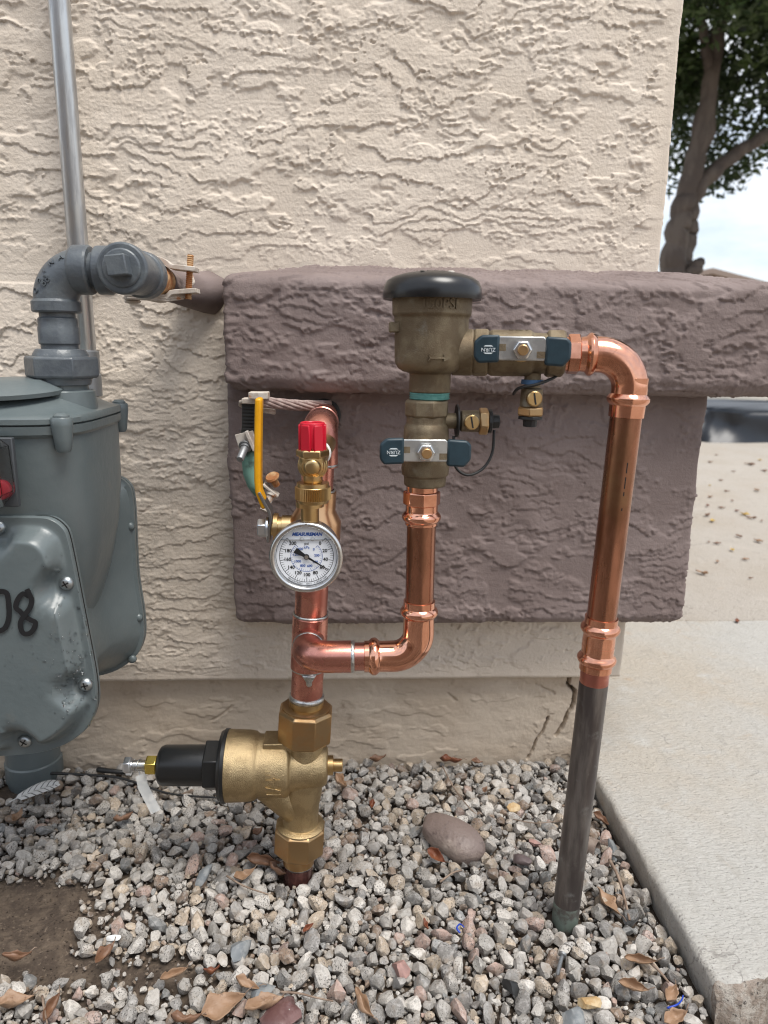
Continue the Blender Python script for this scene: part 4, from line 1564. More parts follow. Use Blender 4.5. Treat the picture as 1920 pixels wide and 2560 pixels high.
def test_cock(parent, o, ax, side, L):
    ax = Vector(ax).normalized()
    m = MB()
    m.lathe(o, ax, [(0, 0.0075), (L * 0.28, 0.0075), (L * 0.30, 0.0100), (L * 0.62, 0.0105), (L * 0.63, 0.0095)], 28)
    c = m.build('test_cock', M_BRONZE, parent, 35, 0.0006)
    q = MB()
    q.hexa(o + ax * (L * 0.62), ax, L * 0.17, 0.0225, 6, side, 0.3)
    q.build('cock_nut', M_BRASS_N, c, 30, 0.0006)
    b = MB()
    bo_ = o + ax * (L * 0.46)
    b.lathe(bo_, side, [(0, 0.0070), (0.0125, 0.0070), (0.0132, 0.0060)], 24)
    b.build('cock_screw', M_BRASS_M, c)
    u, w, a = basis(side)
    s_ = MB()
    s_.box(bo_ + Vector(side).normalized() * 0.0134, (0.0105, 0.0014, 0.0008), u + w * 0.2, w - u * 0.2, side)
    s_.build('screw_slot', M_BLACK_R, c, 0)
    k = MB()
    k.lathe(o + ax * (L * 0.79), ax, [(0, 0.0112), (L * 0.06, 0.0115), (L * 0.07, 0.0068), (L * 0.20, 0.0064)], 12)
    k.build('cock_cap', M_BLACK_R, c, 20, 0.0005)
    return c


side = V(0, -1, 0)
tdx = oo + vax * ox(1335)
td = V(tdx.x, tdx.y, oz - 0.017)
tcz = (td.z - PY(1327, 1068, td.y).z)
c1 = test_cock(voo, td, V(0, 0, -1), side, tcz)
th = MB()
pth = [td + V(-0.016, 0.004, -0.020), td + V(-0.014, -0.008, -0.014), td + V(0.002, -0.012, -0.010), td + V(0.018, -0.008, -0.004), td + V(0.022, 0.002, -0.002)]
th.tube(catmull([tuple(p) for p in pth], 6), 0.0014, 10)
th.build('cap_tether', M_BLACK_R, c1, 180)
MB().lathe(td + V(0, 0, -0.0105), UP, [(0, 0.0105), (0.004, 0.0100)], 24).build('thread_sealant', pm('blue_sealant', (0.05, 0.12, 0.24), 0.6), c1)
ts = V(lx_ + 0.017, VY, PY(1130, 1052, VY).z)
tL = PY(1250, 1054, VY - 0.004).x - ts.x
c2 = test_cock(vino, ts, V(1, -0.05, 0), side, tL)
MB().lathe(ts + V(0.0105, 0, 0), RT, [(0, 0.0085), (0.0008, 0.0155), (0.0024, 0.0155), (0.003, 0.0085)], 28).build('tether_ring', M_BLACK_R, c2)
th = MB()
th.tube(catmull([tuple(ts + q_) for q_ in (V(tL * 0.90, -0.004, -0.008), V(tL * 0.88, -0.005, -0.030), V(tL * 0.70, -0.008, -0.045), V(tL * 0.40, -0.012, -0.050), V(0.010, -0.008, -0.040), V(0.009, -0.004, -0.014))], 6), 0.0014, 10)
th.build('cap_tether', M_BLACK_R, c2, 180)

# ---- copper discharge pipe on the right
dp_ = thing('copper_discharge_pipe', V(0.240, 0.662, 0), 'tall copper pipe bending down from the valve into the gravel, dark below', 'pipe')
a0 = ox(1405)
dm = MB()
dm.lathe(oo + vax * a0, vax, [(0, 0.0152), (0.009, 0.0152)], 40)
h0_ = ox(1418)
dm.hexa(oo + vax * h0_, vax, ox(1448) - h0_, 0.0335, 8, UP, 0.2, 0.001)
ps = ox(1446)
dm.lathe(oo + vax * ps, vax, [(0, 0.0152), (0.006, 0.0160), (0.0085, 0.0188), (0.0105, 0.0194), (0.0125, 0.0188), (0.015, 0.0162), (0.0185, 0.0161)], 48)
top_c = PY(1576, 960, 0.650)
down0, down1 = PY(1573, 1005, 0.648), PZ(1411, 2310, 0.0)
dax = (down1 - down0).normalized()
# elbow arc between outlet axis and the downpipe axis
ehx = ps + 0.0175
pA = oo + vax * ehx
# corner where the outlet line passes over the downpipe
tt_ = ((down0.x - oo.x) * vax.x + (down0.y - oo.y) * vax.y)
corner = oo + vax * tt_
down_top = V(corner.x, corner.y, oz)
er = min(0.032, tt_ - ehx - 0.0005)
s0 = corner - vax * er
dax2 = (down1 - V(corner.x, corner.y, oz)).normalized()
ctr = s0 + V(0, 0, -1) * er
path = [pA, s0] + [ctr + V(0, 0, 1) * (er * math.cos(k / 14 * math.pi / 2)) + vax * (er * math.sin(k / 14 * math.pi / 2)) for k in range(1, 15)]
endp = path[-1]
dax = (down1 - endp).normalized()
path.append(endp + dax * 0.020)
dm.tube(path, R1 + 0.0018, 48)
press_sleeve(dm, PY(1567, 1043, endp.y) * 0 + endp + dax * ((PY(1567, 1043, endp.y) - endp).length), -dax, R1, 0.036, 0.016)
dm.build('press_elbow', M_COPPER, dp_, 40, 0.0003)


def dpt(y):
    """point of the downpipe axis whose picture row is y"""
    lo, hi = 0.0, (down1 - endp).length + 0.1
    for _ in range(40):
        m = (lo + hi) / 2
        p = endp + dax * m - CAM
        if 1280 - F_PX * p.dot(AXU) / p.dot(AXF) < y:
            lo = m
        else:
            hi = m
    return endp + dax * lo


MB().tube([dpt(1030), dpt(1300), dpt(1560)], R1, 44).build('upper_pipe', M_COPPER_WORN_REFL, dp_)
mk_n = (CAM - dpt(1200))
mk_n = (mk_n - dax * mk_n.dot(dax)).normalized()
mk_t = dax.cross(mk_n).normalized()
if mk_t.x < 0:
    mk_t = -mk_t
mk_d = (mk_n * math.cos(0.45) + mk_t * math.sin(0.45)).normalized()
for y0_, y1_ in ((1150, 1176), (1186, 1214), (1222, 1232), (1262, 1268)):
    pa_, pb_ = dpt(y0_), dpt(y1_)
    MB().box((pa_ + pb_) / 2 + mk_d * (R1 + 0.00005), ((pb_ - pa_).length, 0.0009, 0.0003), dax, mk_d.cross(dax), mk_d).build('printed_mark', M_INK, dp_, 0)
cpl = MB()
press_sleeve(cpl, dpt(1541), dax, R1, 0.027, 0.012)
L2 = (dpt(1674) - dpt(1541)).length
cpl.lathe(dpt(1541) + dax * 0.024, dax, [(0, R1 + 0.0016), (L2 - 0.048, R1 + 0.0014)], 48)
press_sleeve(cpl, dpt(1674), -dax, R1, 0.027, 0.012)
cpl.build('press_coupling', M_COPPER, dp_, 40)
MB().tube([dpt(1660), dpt(1706)], R1 - 0.0001, 44).build('cleaned_pipe_end', M_COPPER_PINK, dp_)
MB().tube([dpt(1705), dpt(2000), dpt(2255)], R1, 44).build('lower_pipe', M_COPPER_DARK, dp_)
MB().tube([dpt(2254), dpt(2290), dpt(2390)], [R1 + 0.0001, R1 - 0.0002, R1 - 0.0002], 44).build('buried_pipe_end', M_PATINA, dp_)

# ================================================================ GAS METER AND PIPE
gy = 0.742
gp = thing('gas_pipe', V(PY(139, 918, gy).x, gy, PY(139, 918, gy).z), 'grey painted steel gas elbow and plugged tee above the meter', 'pipe')
gx = PY(141, 760, gy).x
ez_ = PY(139, 674, gy).z


def gz(y):
    return PY(141, y, gy).z


nutm = MB()
nutm.lathe(V(gx, gy, gz(962)), UP, [(0, 0.0260), (0.006, 0.0275), (0.007, 0.0290)], 44)
nutm.hexa(V(gx, gy, gz(944)), UP, gz(890) - gz(944), 0.0605, 6, RT, 0.12, 0.002)
nutm.lathe(V(gx, gy, gz(892)), UP, [(0, 0.0265), (0.003, 0.0255), (gz(872) - gz(892), 0.0225)], 44)
nutm.build('swivel_nut', M_GPIPE, gp, 32, 0.0012)
nip = MB()
nip.lathe(V(gx, gy, gz(874)), UP, [(0, 0.0175), (gz(862) - gz(874), 0.0172), (gz(860) - gz(874), 0.0190), (gz(820) - gz(874), 0.0190), (gz(816) - gz(874), 0.0182), (gz(796) - gz(874), 0.0182), (gz(794) - gz(874), 0.0166), (gz(775) - gz(874), 0.0166)], 40)
nip.build('nipple', M_GPIPE, gp, 30, 0.0006)
elm = MB()
er_ = 0.030
tp_ = V(gx, gy, ez_)
elm.lathe(V(gx, gy, gz(782)), UP, [(0, 0.0215), (0.0015, 0.0228), (0.010, 0.0228), (0.0125, 0.0205)], 48)
ep = [V(gx, gy, gz(775)), V(gx, gy, ez_ - er_)] + arc(V(gx + er_, gy, ez_ - er_), math.pi, math.pi / 2, er_, RT, UP, 12)[1:]
tx0 = PY(182, 674, gy).x
ep.append(V(tx0 + 0.004, gy, ez_))
elm.tube(ep, 0.0205, 48)
elm.lathe(V(tx0, gy, ez_), RT, [(0, 0.0205), (0.003, 0.0228), (0.0165, 0.0232), (0.0185, 0.0218)], 48)
elo = elm.build('elbow', M_GPIPE, gp, 40, 0.0008)
# cast letters round the elbow
for i, ch in enumerate('CHINA'):
    a = math.radians(168 - i * 14)
    d = V(math.cos(a), 0, math.sin(a))
    t = V(math.sin(a), 0, -math.cos(a))
    cc = V(gx + er_, gy, ez_ - er_)
    text_obj('lettering', ch, M_GPIPE, elo, cc + d * (er_ + 0.0125) + V(0, -0.0168, 0), t, (d + V(0, 0.75, 0)), 0.0075, 0.0008)
text_obj('lettering', '88', M_GPIPE, elo, V(gx - 0.001, gy - 0.0204, ez_ - 0.012), V(0.7, 0, 0.7), V(-0.7, 0, 0.7), 0.010, 0.0008)
ttx = PY(326, 674, gy).x
tm = MB()
tm.tube([V(tx0 + 0.014, gy, ez_), V(ttx - 0.02, gy, ez_)], 0.0166, 36)
tb0 = PY(243, 674, gy).x
tm.lathe(V(tb0, gy, ez_), RT, [(0, 0.0210), (0.0015, 0.0226), (0.013, 0.0228), (0.016, 0.0205), (0.030, 0.0205)], 48)
# run of the tee: towards the viewer (plug) and back to the wall
tm.lathe(V(ttx, gy - 0.028, ez_), FW, [(0, 0.0220), (0.002, 0.0236), (0.014, 0.0238), (0.0165, 0.0208), (0.060, 0.0208), (0.0625, 0.0232), (0.078, 0.0238), (0.079, 0.0220)], 52)
tmo = tm.build('tee', M_GPIPE, gp, 35, 0.0008)
pl_ = MB()
pl_.lathe(V(ttx, gy - 0.0275, ez_), (0, -1, 0), [(0, 0.0180), (0.0025, 0.0175), (0.003, 0.014)], 40)
pl_.box(V(ttx, gy - 0.037, ez_ + 0.001), (0.0185, 0.019, 0.0185), V(1, 0, 0.12), FW, V(-0.12, 0, 1))
pl_.build('square_plug', M_GPIPE, tmo, 40, 0.0022)
rp = MB()
ry = gy + 0.048
rp.tube([V(ttx, ry, ez_), V(ttx + 0.002, 0.855, ez_ - 0.001)], 0.0166, 36)
rp.build('rusty_nipple', M_RUST, gp)
rp = MB()
rp.tube([V(ttx + 0.002, 0.850, ez_ - 0.001), V(ttx + 0.004, 0.905, ez_ - 0.002)], 0.0168, 36)
rp.tube([V(ttx + 0.004, 0.885, ez_ - 0.002), V(ttx + 0.010, 0.912, ez_ - 0.003), V(ttx + 0.022, 0.935, ez_ - 0.004), V(ttx + 0.036, 0.958, ez_ - 0.004)], [0.0172, 0.0195, 0.0225, 0.0270], 36)
for i_, v_ in enumerate(rp.v):
    n_ = float(fbm(np.array([v_[0] * 45 + v_[1] * 20]), np.array([v_[2] * 45 - v_[1] * 30]), 3, 911)[0])
    rp.v[i_] = (v_[0] + 0.006 * n_, v_[1], v_[2] + 0.006 * n_)
rp.build('painted_stub', M_BROWN, gp, 180)

# ---- earthing clamp on the gas pipe with its wire
ck = thing('pipe_earth_clamp', V(ttx, 0.845, ez_ - 0.03), 'rust-stained pale earthing clamp bolted round the gas pipe', 'clamp')
co = V(ttx + 0.001, 0.838, ez_)
for s in (1, -1):
    j = MB()
    pth = [co + V(-0.038, 0, s * 0.011), co + V(-0.021, 0, s * 0.013)] + [co + V(math.cos(a) * 0.0215, 0, s * math.sin(a) * 0.0215) for a in np.linspace(math.pi * 0.78, math.pi * 0.22, 9)] + [co + V(0.021, 0, s * 0.013), co + V(0.044, 0, s * 0.011)]
    j.strip(pth, FW, 0.023, 0.0050)
    j.build('jaw', M_PLATE, ck, 40, 0.0006)
for sx1, up_ in ((-0.0300, 0.018), (0.0330, 0.027)):
    b = MB()
    lo_ = co + V(sx1, -0.001, -0.020)
    prof = [(0, 0.0034)]
    Ls = up_ + 0.020
    nthr = 22
    for k in range(nthr):
        prof += [(Ls * (k + 0.25) / nthr, 0.0039), (Ls * (k + 0.75) / nthr, 0.0030)]
    prof.append((Ls, 0.0032))
    b.lathe(lo_, V(0.10, 0, 1), prof, 16)
    b.build('bolt', M_RUST, ck, 20)
b = MB()
b.lathe(co + V(-0.0275, -0.001, -0.026), UP, [(0, 0.003), (0.001, 0.0080), (0.003, 0.0086), (0.0045, 0.0070), (0.0050, 0.0030), (0.007, 0.003)], 20)
b.build('bolt_head', M_PLATE, ck)
b = MB()
b.box(co + V(-0.027, -0.004, -0.0155), (0.014, 0.014, 0.013))
b.build('wire_lug', M_PLATE, ck, 30, 0.001)
w = MB()
wp = [co + V(-0.030, -0.012, -0.018), co + V(-0.010, -0.013, -0.0185), co + V(0.010, -0.010, -0.020), co + V(0.026, 0.004, -0.016), co + V(0.034, 0.020, 0.0), co + V(0.026, 0.034, 0.018)]
wps = []
for i in range(len(wp) - 1):
    for k in range(4):
        wps.append(wp[i].lerp(wp[i + 1], k / 4))
wps.append(wp[-1])
for q in range(4):
    off = V(math.cos(q * 1.57) * 0.0016, 0, math.sin(q * 1.57) * 0.0024)
    w.tube([p + off for p in wps], 0.0018, 8)
w.build('earth_wire', M_PLATE, ck, 180)

# ---- conduit on the wall
cd = thing('steel_conduit', V(PY(225, 900, 0.925).x, 0.925, 0.0), 'galvanised steel conduit standing against the stucco behind the gas pipe', 'conduit')
cxm = (PY(150, 0, 0.925).x + PY(192, 613, 0.925).x) / 2
MB().tube([V(cxm, 0.95, 0.40), V(cxm, 0.932, 0.405), V(cxm, 0.925, 0.42), V(cxm, 0.925, 2.4)], 0.0118, 36).build('tube', M_GALV, cd)
cb = MB()
cz_ = PY(232, 930, 0.925).z
cb.lathe(V(cxm, 0.925, cz_ - 0.03), UP, [(0, 0.0135), (0.001, 0.0155), (0.026, 0.0155), (0.028, 0.0140), (0.032, 0.0150), (0.055, 0.0150), (0.056, 0.0125)], 36)
cb.build('coupling', pm('dull_zinc', (0.30, 0.31, 0.32), 0.5, 0.8), cd)

# ---- meter
MXC = -0.357                                # centre line
mt = thing('gas_meter', V(MXC, 0.75, 0.2), 'grey enamelled gas meter with painted number and bulging covers', 'meter')
half = [(-0.357, 0.4612), (-0.318, 0.4615), (-0.285, 0.4612), (-0.273, 0.459), (-0.2645, 0.452), (-0.2605, 0.443), (-0.2575, 0.42), (-0.2545, 0.39), (-0.251, 0.355), (-0.248, 0.325), (-0.246, 0.300), (-0.2462, 0.277), (-0.249, 0.263), (-0.256, 0.2485), (-0.267, 0.2375), (-0.281, 0.2282), (-0.296, 0.2225), (-0.312, 0.2190), (-0.335, 0.2168), (-0.357, 0.2163)]


hr = catmull(half, 4)
outline = hr + [(2 * MXC - x, z) for x, z in reversed(hr[1:-1])]
ocx, ocz = MXC, 0.335
screws = [(-0.2645, 0.3975), (-0.2548, 0.2935), (-0.3185, 0.2335), (-0.3215, 0.4515)]
screws += [(2 * MXC - x, z) for x, z in screws]


def widen(x, z):
    k = float(sstep(0.33, 0.455, np.array(z)))
    return x + math.copysign(0.011 * k, x - MXC) * min(1, abs(x - MXC) / 0.07), z + 0.008 * k


outline_b = [widen(x, z) for x, z in outline]


def cover(name, Y, sgn, parent):
    """pressed cover: flange, then a raised panel with a pocket at each screw; sgn -1 faces the viewer"""
    scl = np.concatenate([[1.0, 1.003, 1.003, 0.995, 0.965, 0.945], np.linspace(0.935, 0.80, 16), np.linspace(0.77, 0.0, 12)])
    ol = np.array(outline if sgn < 0 else outline_b)
    nn = len(ol)
    pts = []
    for i, s in enumerate(scl):
        x = ocx + (ol[:, 0] - ocx) * s
        z = ocz + (ol[:, 1] - ocz) * s
        if i == 0:
            d = np.zeros(nn)
        elif i < 6:
            d = np.full(nn, [0, 0.001, 0.005, 0.0065, 0.0065, 0.0065][i])
        else:
            raise_ = 0.019 * sstep(0.945, 0.84, np.full(nn, s))
            for sx1, sz1 in screws:
                dd = np.hypot(x - sx1, z - sz1)
                raise_ = raise_ * sstep(0.011, 0.024, dd)
            d = 0.0065 + raise_ + 0.001 * (1 - s)
        pts.append(np.stack([x, np.full(nn, Y) + sgn * d, z], -1))
    m = MB()
    vs_ = np.concatenate(pts)
    fs = []
    for i in range(len(scl) - 1):
        for k in range(nn):
            k2 = (k + 1) % nn
            fs.append((i * nn + k, i * nn + k2, (i + 1) * nn + k2, (i + 1) * nn + k))
    m.add([tuple(p) for p in vs_], fs)
    return m.build(name, M_GPAINT, parent, 50)


YF, YB = 0.668, 0.838
fc = cover('front_cover', YF, -1, mt)
bcv = cover('back_cover', YB, 1, mt)
for x_, z_ in ((-0.2540, 0.4100), (-0.2515, 0.2965), (-0.262, 0.243)):
    MB().lathe(V(x_, YB - 0.0065, z_), (0, -1, 0), [(0, 0.0055), (0.003, 0.0048), (0.0045, 0.002)], 16).build('flange_bolt', M_GPAINT, bcv, 180)
# housing between the covers
ol = np.array(outline)
hs_ = MB()
secs = [(YF + 0.001, 1.0), (YF + 0.006, 1.0), (YF + 0.007, 0.965), (YF + 0.022, 0.90), (0.725, 0.80), (0.753, 0.77), (0.781, 0.80), (YB - 0.022, 0.90), (YB - 0.007, 0.965), (YB - 0.006, 1.0), (YB - 0.001, 1.0)]
nn = len(ol)
vs_, fs = [], []
for Y, s in secs:
    for (x, z), (xb, zb) in zip(outline, outline_b):
        k = float(sstep(0.70, 0.80, np.array(Y)))
        x, z = x + (xb - x) * k, z + (zb - z) * k
        vs_.append((ocx + (x - ocx) * s, Y, ocz + (z - ocz) * s))
for i in range(len(secs) - 1):
    for k in range(nn):
        k2 = (k + 1) % nn
        fs.append((i * nn + k, i * nn + k2, (i + 1) * nn + k2, (i + 1) * nn + k))
hs_.add(vs_, fs)
hs_.build('housing', M_GPAINT, mt, 45)
MB().add([(x * 1.0, YF + 0.0006, z) for x, z in outline] + [(ocx + (x - ocx) * 1.004, YF + 0.0001, ocz + (z - ocz) * 1.004) for x, z in outline] + [(ocx + (x - ocx) * 1.004, YF + 0.0012, ocz + (z - ocz) * 1.004) for x, z in outline],
         [(nn + k, nn + (k + 1) % nn, 2 * nn + (k + 1) % nn, 2 * nn + k) for k in range(nn)]).build('gasket', M_BLACK_R, mt, 180)


def superell(a, b, e, n=96):
    out = []
    for k in range(n):
        t = 2 * math.pi * k / n
        c, s = math.cos(t), math.sin(t)
        out.append((a * math.copysign(abs(c) ** (2 / e), c), b * math.copysign(abs(s) ** (2 / e), s)))
    return out


def loft(name, rings, mat, parent, smooth=40, bevel=0.0):
    """rings: list of (a,b,e,z)"""
    m = MB()
    vs_, fs = [], []
    n = 96
    for a, b, e, z in rings:
        for x, y in superell(a, b, e, n):
            vs_.append((MXC + x, 0.75 + y, z))
    for i in range(len(rings) - 1):
        for k in range(n):
            k2 = (k + 1) % n
            fs.append((i * n + k, i * n + k2, (i + 1) * n + k2, (i + 1) * n + k))
    fs += [tuple(reversed(range(n))), tuple(range((len(rings) - 1) * n, len(rings) * n))]
    m.add(vs_, fs)
    return m.build(name, mat, parent, smooth, bevel)


zr = 0.5455
loft('body', [(0.060, 0.050, 3, 0.28), (0.080, 0.062, 3, 0.33), (0.098, 0.070, 3.4, 0.385), (0.1065, 0.076, 4, 0.43), (0.1085, 0.088, 4.4, 0.475), (0.1085, 0.092, 4.4, zr)], M_GPAINT, mt)
rim = loft('body_rim', [(0.1085, 0.093, 4.4, zr - 0.011), (0.1110, 0.096, 4.4, zr - 0.008), (0.1115, 0.097, 4.4, zr - 0.0005)], M_GPAINT, mt, 30)
topc = loft('top_cover', [(0.1105, 0.096, 4.4, zr + 0.0006), (0.1115, 0.097, 4.4, zr + 0.0015), (0.1115, 0.097, 4.4, zr + 0.006), (0.1100, 0.095, 4.4, zr + 0.008), (0.104, 0.090, 4, zr + 0.009), (0.096, 0.082, 3.2, zr + 0.015), (0.085, 0.072, 2.6, zr + 0.022), (0.06, 0.05, 2.4, zr + 0.026), (0.03, 0.025, 2, zr + 0.027)], M_GPAINT, mt, 40)
MB().lathe(V(MXC, 0.75, zr), UP, [(0, 0.01), (0.0008, 0.01)], 8).build('rim_gasket', M_BLACK_R, mt)
nk = MB()
nk.lathe(V(gx, gy, zr + 0.004), UP, [(0, 0.0315), (0.016, 0.0300), (gz(962) - zr - 0.010, 0.0295), (gz(962) - zr - 0.0085, 0.0280)], 44)
nk.lathe(V(gx, gy, gz(962) - 0.006), UP, [(0, 0.0235), (0.008, 0.0235)], 36)
nk.build('inlet_neck', M_GPAINT, mt, 40)
nk = MB()
nk.lathe(V(2 * MXC - gx, gy, zr + 0.004), UP, [(0, 0.0315), (0.016, 0.0300), (0.036, 0.0295), (0.0375, 0.0280), (0.10, 0.0280)], 44)
nk.build('outlet_neck', M_GPAINT, mt, 40)
for lx1, ly1 in ((0.099, -0.084), (0.101, 0.078), (-0.099, -0.084), (-0.101, 0.078), (0.0, -0.094)):
    b = MB()
    bo_ = V(MXC + lx1, 0.75 + ly1, zr)
    b.lathe(bo_ + V(0, 0, -0.024), UP, [(0, 0.0055), (0.003, 0.0070), (0.012, 0.0080), (0.024, 0.0095), (0.0305, 0.0095), (0.0318, 0.0085)], 28)
    bo1 = b.build('boss', M_GPAINT, mt, 40)
    b = MB()
    b.lathe(bo_ + V(0, 0, 0.0075), UP, [(0, 0.0062), (0.0005, 0.0072), (0.0020, 0.0070), (0.0042, 0.0045), (0.0046, 0.001)], 24)
    b.build('screw', M_GPAINT, bo1, 40)
cp_ = MB()
cp_.lathe(V(MXC + 0.030, 0.715, zr + 0.024), V(-0.02, -0.05, 1), [(0, 0.052), (0.004, 0.053), (0.006, 0.050), (0.014, 0.035), (0.016, 0.002)], 48)
cp_.build('round_lid', M_GPAINT, mt, 40)
for sx1, sz1 in screws:
    s_ = MB()
    so = V(sx1, YF - 0.0062, sz1)
    s_.lathe(so, (0, -1, 0), [(0, 0.0068), (0.0008, 0.0068), (0.003, 0.0060), (0.0046, 0.0036), (0.0050, 0.0006)], 28)
    so1 = s_.build('cover_screw', pm('screw_steel', (0.40, 0.43, 0.44), 0.35, 0.9) if 'screw_steel' not in MATS else MATS['screw_steel'], mt, 180)
    x_ = MB()
    ang = random.uniform(0, 1.5)
    for k in (0, 1):
        d = V(math.cos(ang + k * 1.5708), 0, math.sin(ang + k * 1.5708))
        x_.box(so + V(0, -0.0046, 0), (0.0072, 0.0010, 0.0013), d, V(0, 1, 0), d.cross(V(0, 1, 0)))
    x_.build('cross_slot', M_BLACK_R, so1, 0)
# painted number 08 as brush strokes on the front panel
yp = YF - 0.0275
zero = [(-4, 1478), (16, 1482), (22, 1510), (22, 1545), (12, 1570), (-8, 1577), (-24, 1560), (-28, 1520), (-22, 1490), (-4, 1478)]
eight = [(70, 1476), (72, 1490), (58, 1484), (44, 1500), (40, 1518), (50, 1528), (62, 1540), (78, 1550), (89, 1556), (86, 1570), (76, 1582), (62, 1584), (54, 1574), (52, 1556), (62, 1538), (76, 1518), (80, 1500), (74, 1484), (68, 1472)]
for st_ in (zero, eight):
    cc = catmull([tuple(p) for p in st_], 5)
    pts = [PY(x, y, yp) for x, y in cc]
    m = MB()
    pts = [p + V(0, -0.00001 * i, 0) for i, p in enumerate(pts)]
    m.strip(pts, (0, 1, 0), 0.0006, 0.0046)
    m.build('painted_digit', M_INK, fc, 0)
# clear index window with red seal
ib = MB()
iw = [PY(x, y, 0.640) for x, y in ((-70, 1098), (0, 1098), (22, 1114), (38, 1226), (8, 1268), (-70, 1268))]
vs_ = [(p.x, 0.640, p.z) for p in iw] + [(p.x - 0.001, 0.618, p.z) for p in iw]
ib.add(vs_, [(5, 4, 3, 2, 1, 0), (6, 7, 8, 9, 10, 11)] + [(k, (k + 1) % 6, 6 + (k + 1) % 6, 6 + k) for k in range(6)])
ibo = ib.build('index_window', M_CLEAR, mt, 30)
sd_ = ibo.modifiers.new('shell', 'SOLIDIFY')
sd_.thickness = 0.0014
ip = MB()
ip.box(V(PY(-20, 1180, 0.646).x, 0.6445, PY(0, 1180, 0.646).z), (0.044, 0.006, 0.062))
ip.build('index_plate', pm('index_dark', (0.05, 0.055, 0.06), 0.5), mt, 30, 0.001)
rs = MB()
rc = PY(-10, 1228, 0.630)
rs.lathe(V(rc.x, 0.641, rc.z), (0, -1, 0), [(0, 0.0085), (0.005, 0.0085), (0.006, 0.0070), (0.0062, 0.0)], 32, caps=False)
rs.build('red_seal', M_RED, mt, 40)
# rain drops on the front cover
from mathutils.bvhtree import BVHTree
fbvh = BVHTree.FromPolygons([v.co[:] for v in fc.data.vertices], [p.vertices[:] for p in fc.data.polygons])
dr_ = MB()
for k_ in range(420):
    if k_ < 300:
        px, py = random.gauss(190, 34), random.gauss(1690, 95)
    else:
        px, py = random.uniform(0, 240), random.uniform(1320, 1860)
    p = PY(px, py, 0.6)
    hit = fbvh.ray_cast(CAM, (p - CAM).normalized())
    if hit[0] is None or hit[1].y > -0.2 and hit[1].y > 0:
        continue
    r = random.choice((0.0005, 0.0006, 0.0008, 0.0010, 0.0014, 0.0019)) * random.uniform(0.8, 1.1)
    if k_ >= 300:
        r *= 0.5
    n_ = hit[1] if hit[1].y < 0 else -hit[1]
    dr_.lathe(hit[0], n_, [(-0.0001, r), (r * 0.35, r * 0.86), (r * 0.6, r * 0.4), (r * 0.65, 0.00005)], 10)
if dr_.v:
    dpo = dr_.build('rain_drops', M_WATER, fc, 180)
    tag(dpo, kind='stuff')
# ground pipe below the meter
gpp = thing('grey_ground_pipe', V(-0.456, 0.9, 0), 'wide grey steel pipe stub standing in gravel under the meter', 'pipe')
s_ = MB()
sp0 = PZ(52, 1940, 0.0)
gb = V(PZ(45, 1972, 0.0).x + 0.012, PZ(45, 1972, 0.0).y + 0.030, 0)
s_.lathe(gb + V(0, 0, -0.02), UP, [(0, 0.036), (0.022, 0.036), (0.024, 0.0385), (0.05, 0.0385), (0.052, 0.0365), (0.25, 0.0360)], 44)
s_.build('pipe', M_GPAINT, gpp, 40)

# ---- earthing clamp beside the yellow lever
e2 = thing('wall_earth_clamp', V(PY(620, 1150, 0.83).x, 0.83, PY(620, 1230, 0.83).z), 'old bolted clamp with green patina beside the yellow lever', 'clamp')
cy2 = 0.82


def q(x, y, Y=cy2):
    """pixel of the enlarged photo crop -> point"""
    return PY(560 + x / 5.184, 960 + y / 5.184, Y)


b = MB()
b.box(q(455, 145, cy2 - 0.012), (0.021, 0.022, 0.0075))
b.build('top_bracket', M_PLATE, e2, 30, 0.001)
b = MB()
b.box(q(330, 215), (0.015, 0.020, 0.006))
b.build('strap_fold', M_PLATE, e2, 30, 0.001)
b = MB()
path = [q(325, 230), q(325, 400), q(320, 560), q(300, 690)]
b.strip(path, V(1, 0.2, 0), 0.0155, 0.004)
for k in range(9):
    b.box(q(325, 270 + k * 45, cy2 - 0.0028), (0.0150, 0.002, 0.0022))
b.build('ribbed_strap', pm('dark_strap', (0.035, 0.035, 0.033), 0.6, 0.3), e2, 30, 0.0003)
b = MB()
b.box(q(290, 740, cy2 - 0.004), (0.021, 0.004, 0.020), V(1, 0, 0.25), FW, V(-0.25, 0, 1))
b.box(q(350, 730, cy2 - 0.004), (0.004, 0.016, 0.024), V(1, 0, 0.4), FW, V(-0.4, 0, 1))
b.build('lower_bracket', M_PLATE, e2, 30, 0.0008)
b = MB()
bp = q(280, 800, cy2 - 0.006)
bd_ = V(-0.15, -0.85, -0.5)
b.lathe(bp, bd_, [(0, 0.0075), (0.002, 0.0075), (0.0022, 0.0055), (0.005, 0.0055), (0.0052, 0.0042), (0.024, 0.0042), (0.025, 0.0035)], 24)
b.build('bolt', MATS['dull_zinc'], e2)
b = MB()
b.tube([q(330, 840, cy2 + 0.008), q(330, 1000, cy2 + 0.006), q(345, 1150, cy2 + 0.006), q(390, 1290, cy2 + 0.006), q(470, 1400, cy2 + 0.006)], [0.0085, 0.0088, 0.0088, 0.0085, 0.008], 24)
b.build('curved_jaw', pm('jaw_patina', (0.17, 0.33, 0.27), 0.7, 0.1, col2=(0.06, 0.10, 0.09), scale=60, lo=0.45, hi=0.62), e2, 180)
b = MB()
b.box(q(610, 1370, cy2 - 0.004), (0.022, 0.016, 0.003), V(0.75, 0, -0.65), FW, V(0.65, 0, 0.75))
b.build('foot_plate', M_PLATE, e2, 30, 0.0008)
b = MB()
b.lathe(q(680, 1310, cy2), V(-0.35, -0.5, 0.9), [(0, 0.0042), (0.010, 0.0042), (0.0105, 0.0075), (0.0125, 0.0085), (0.0145, 0.0072)], 22)
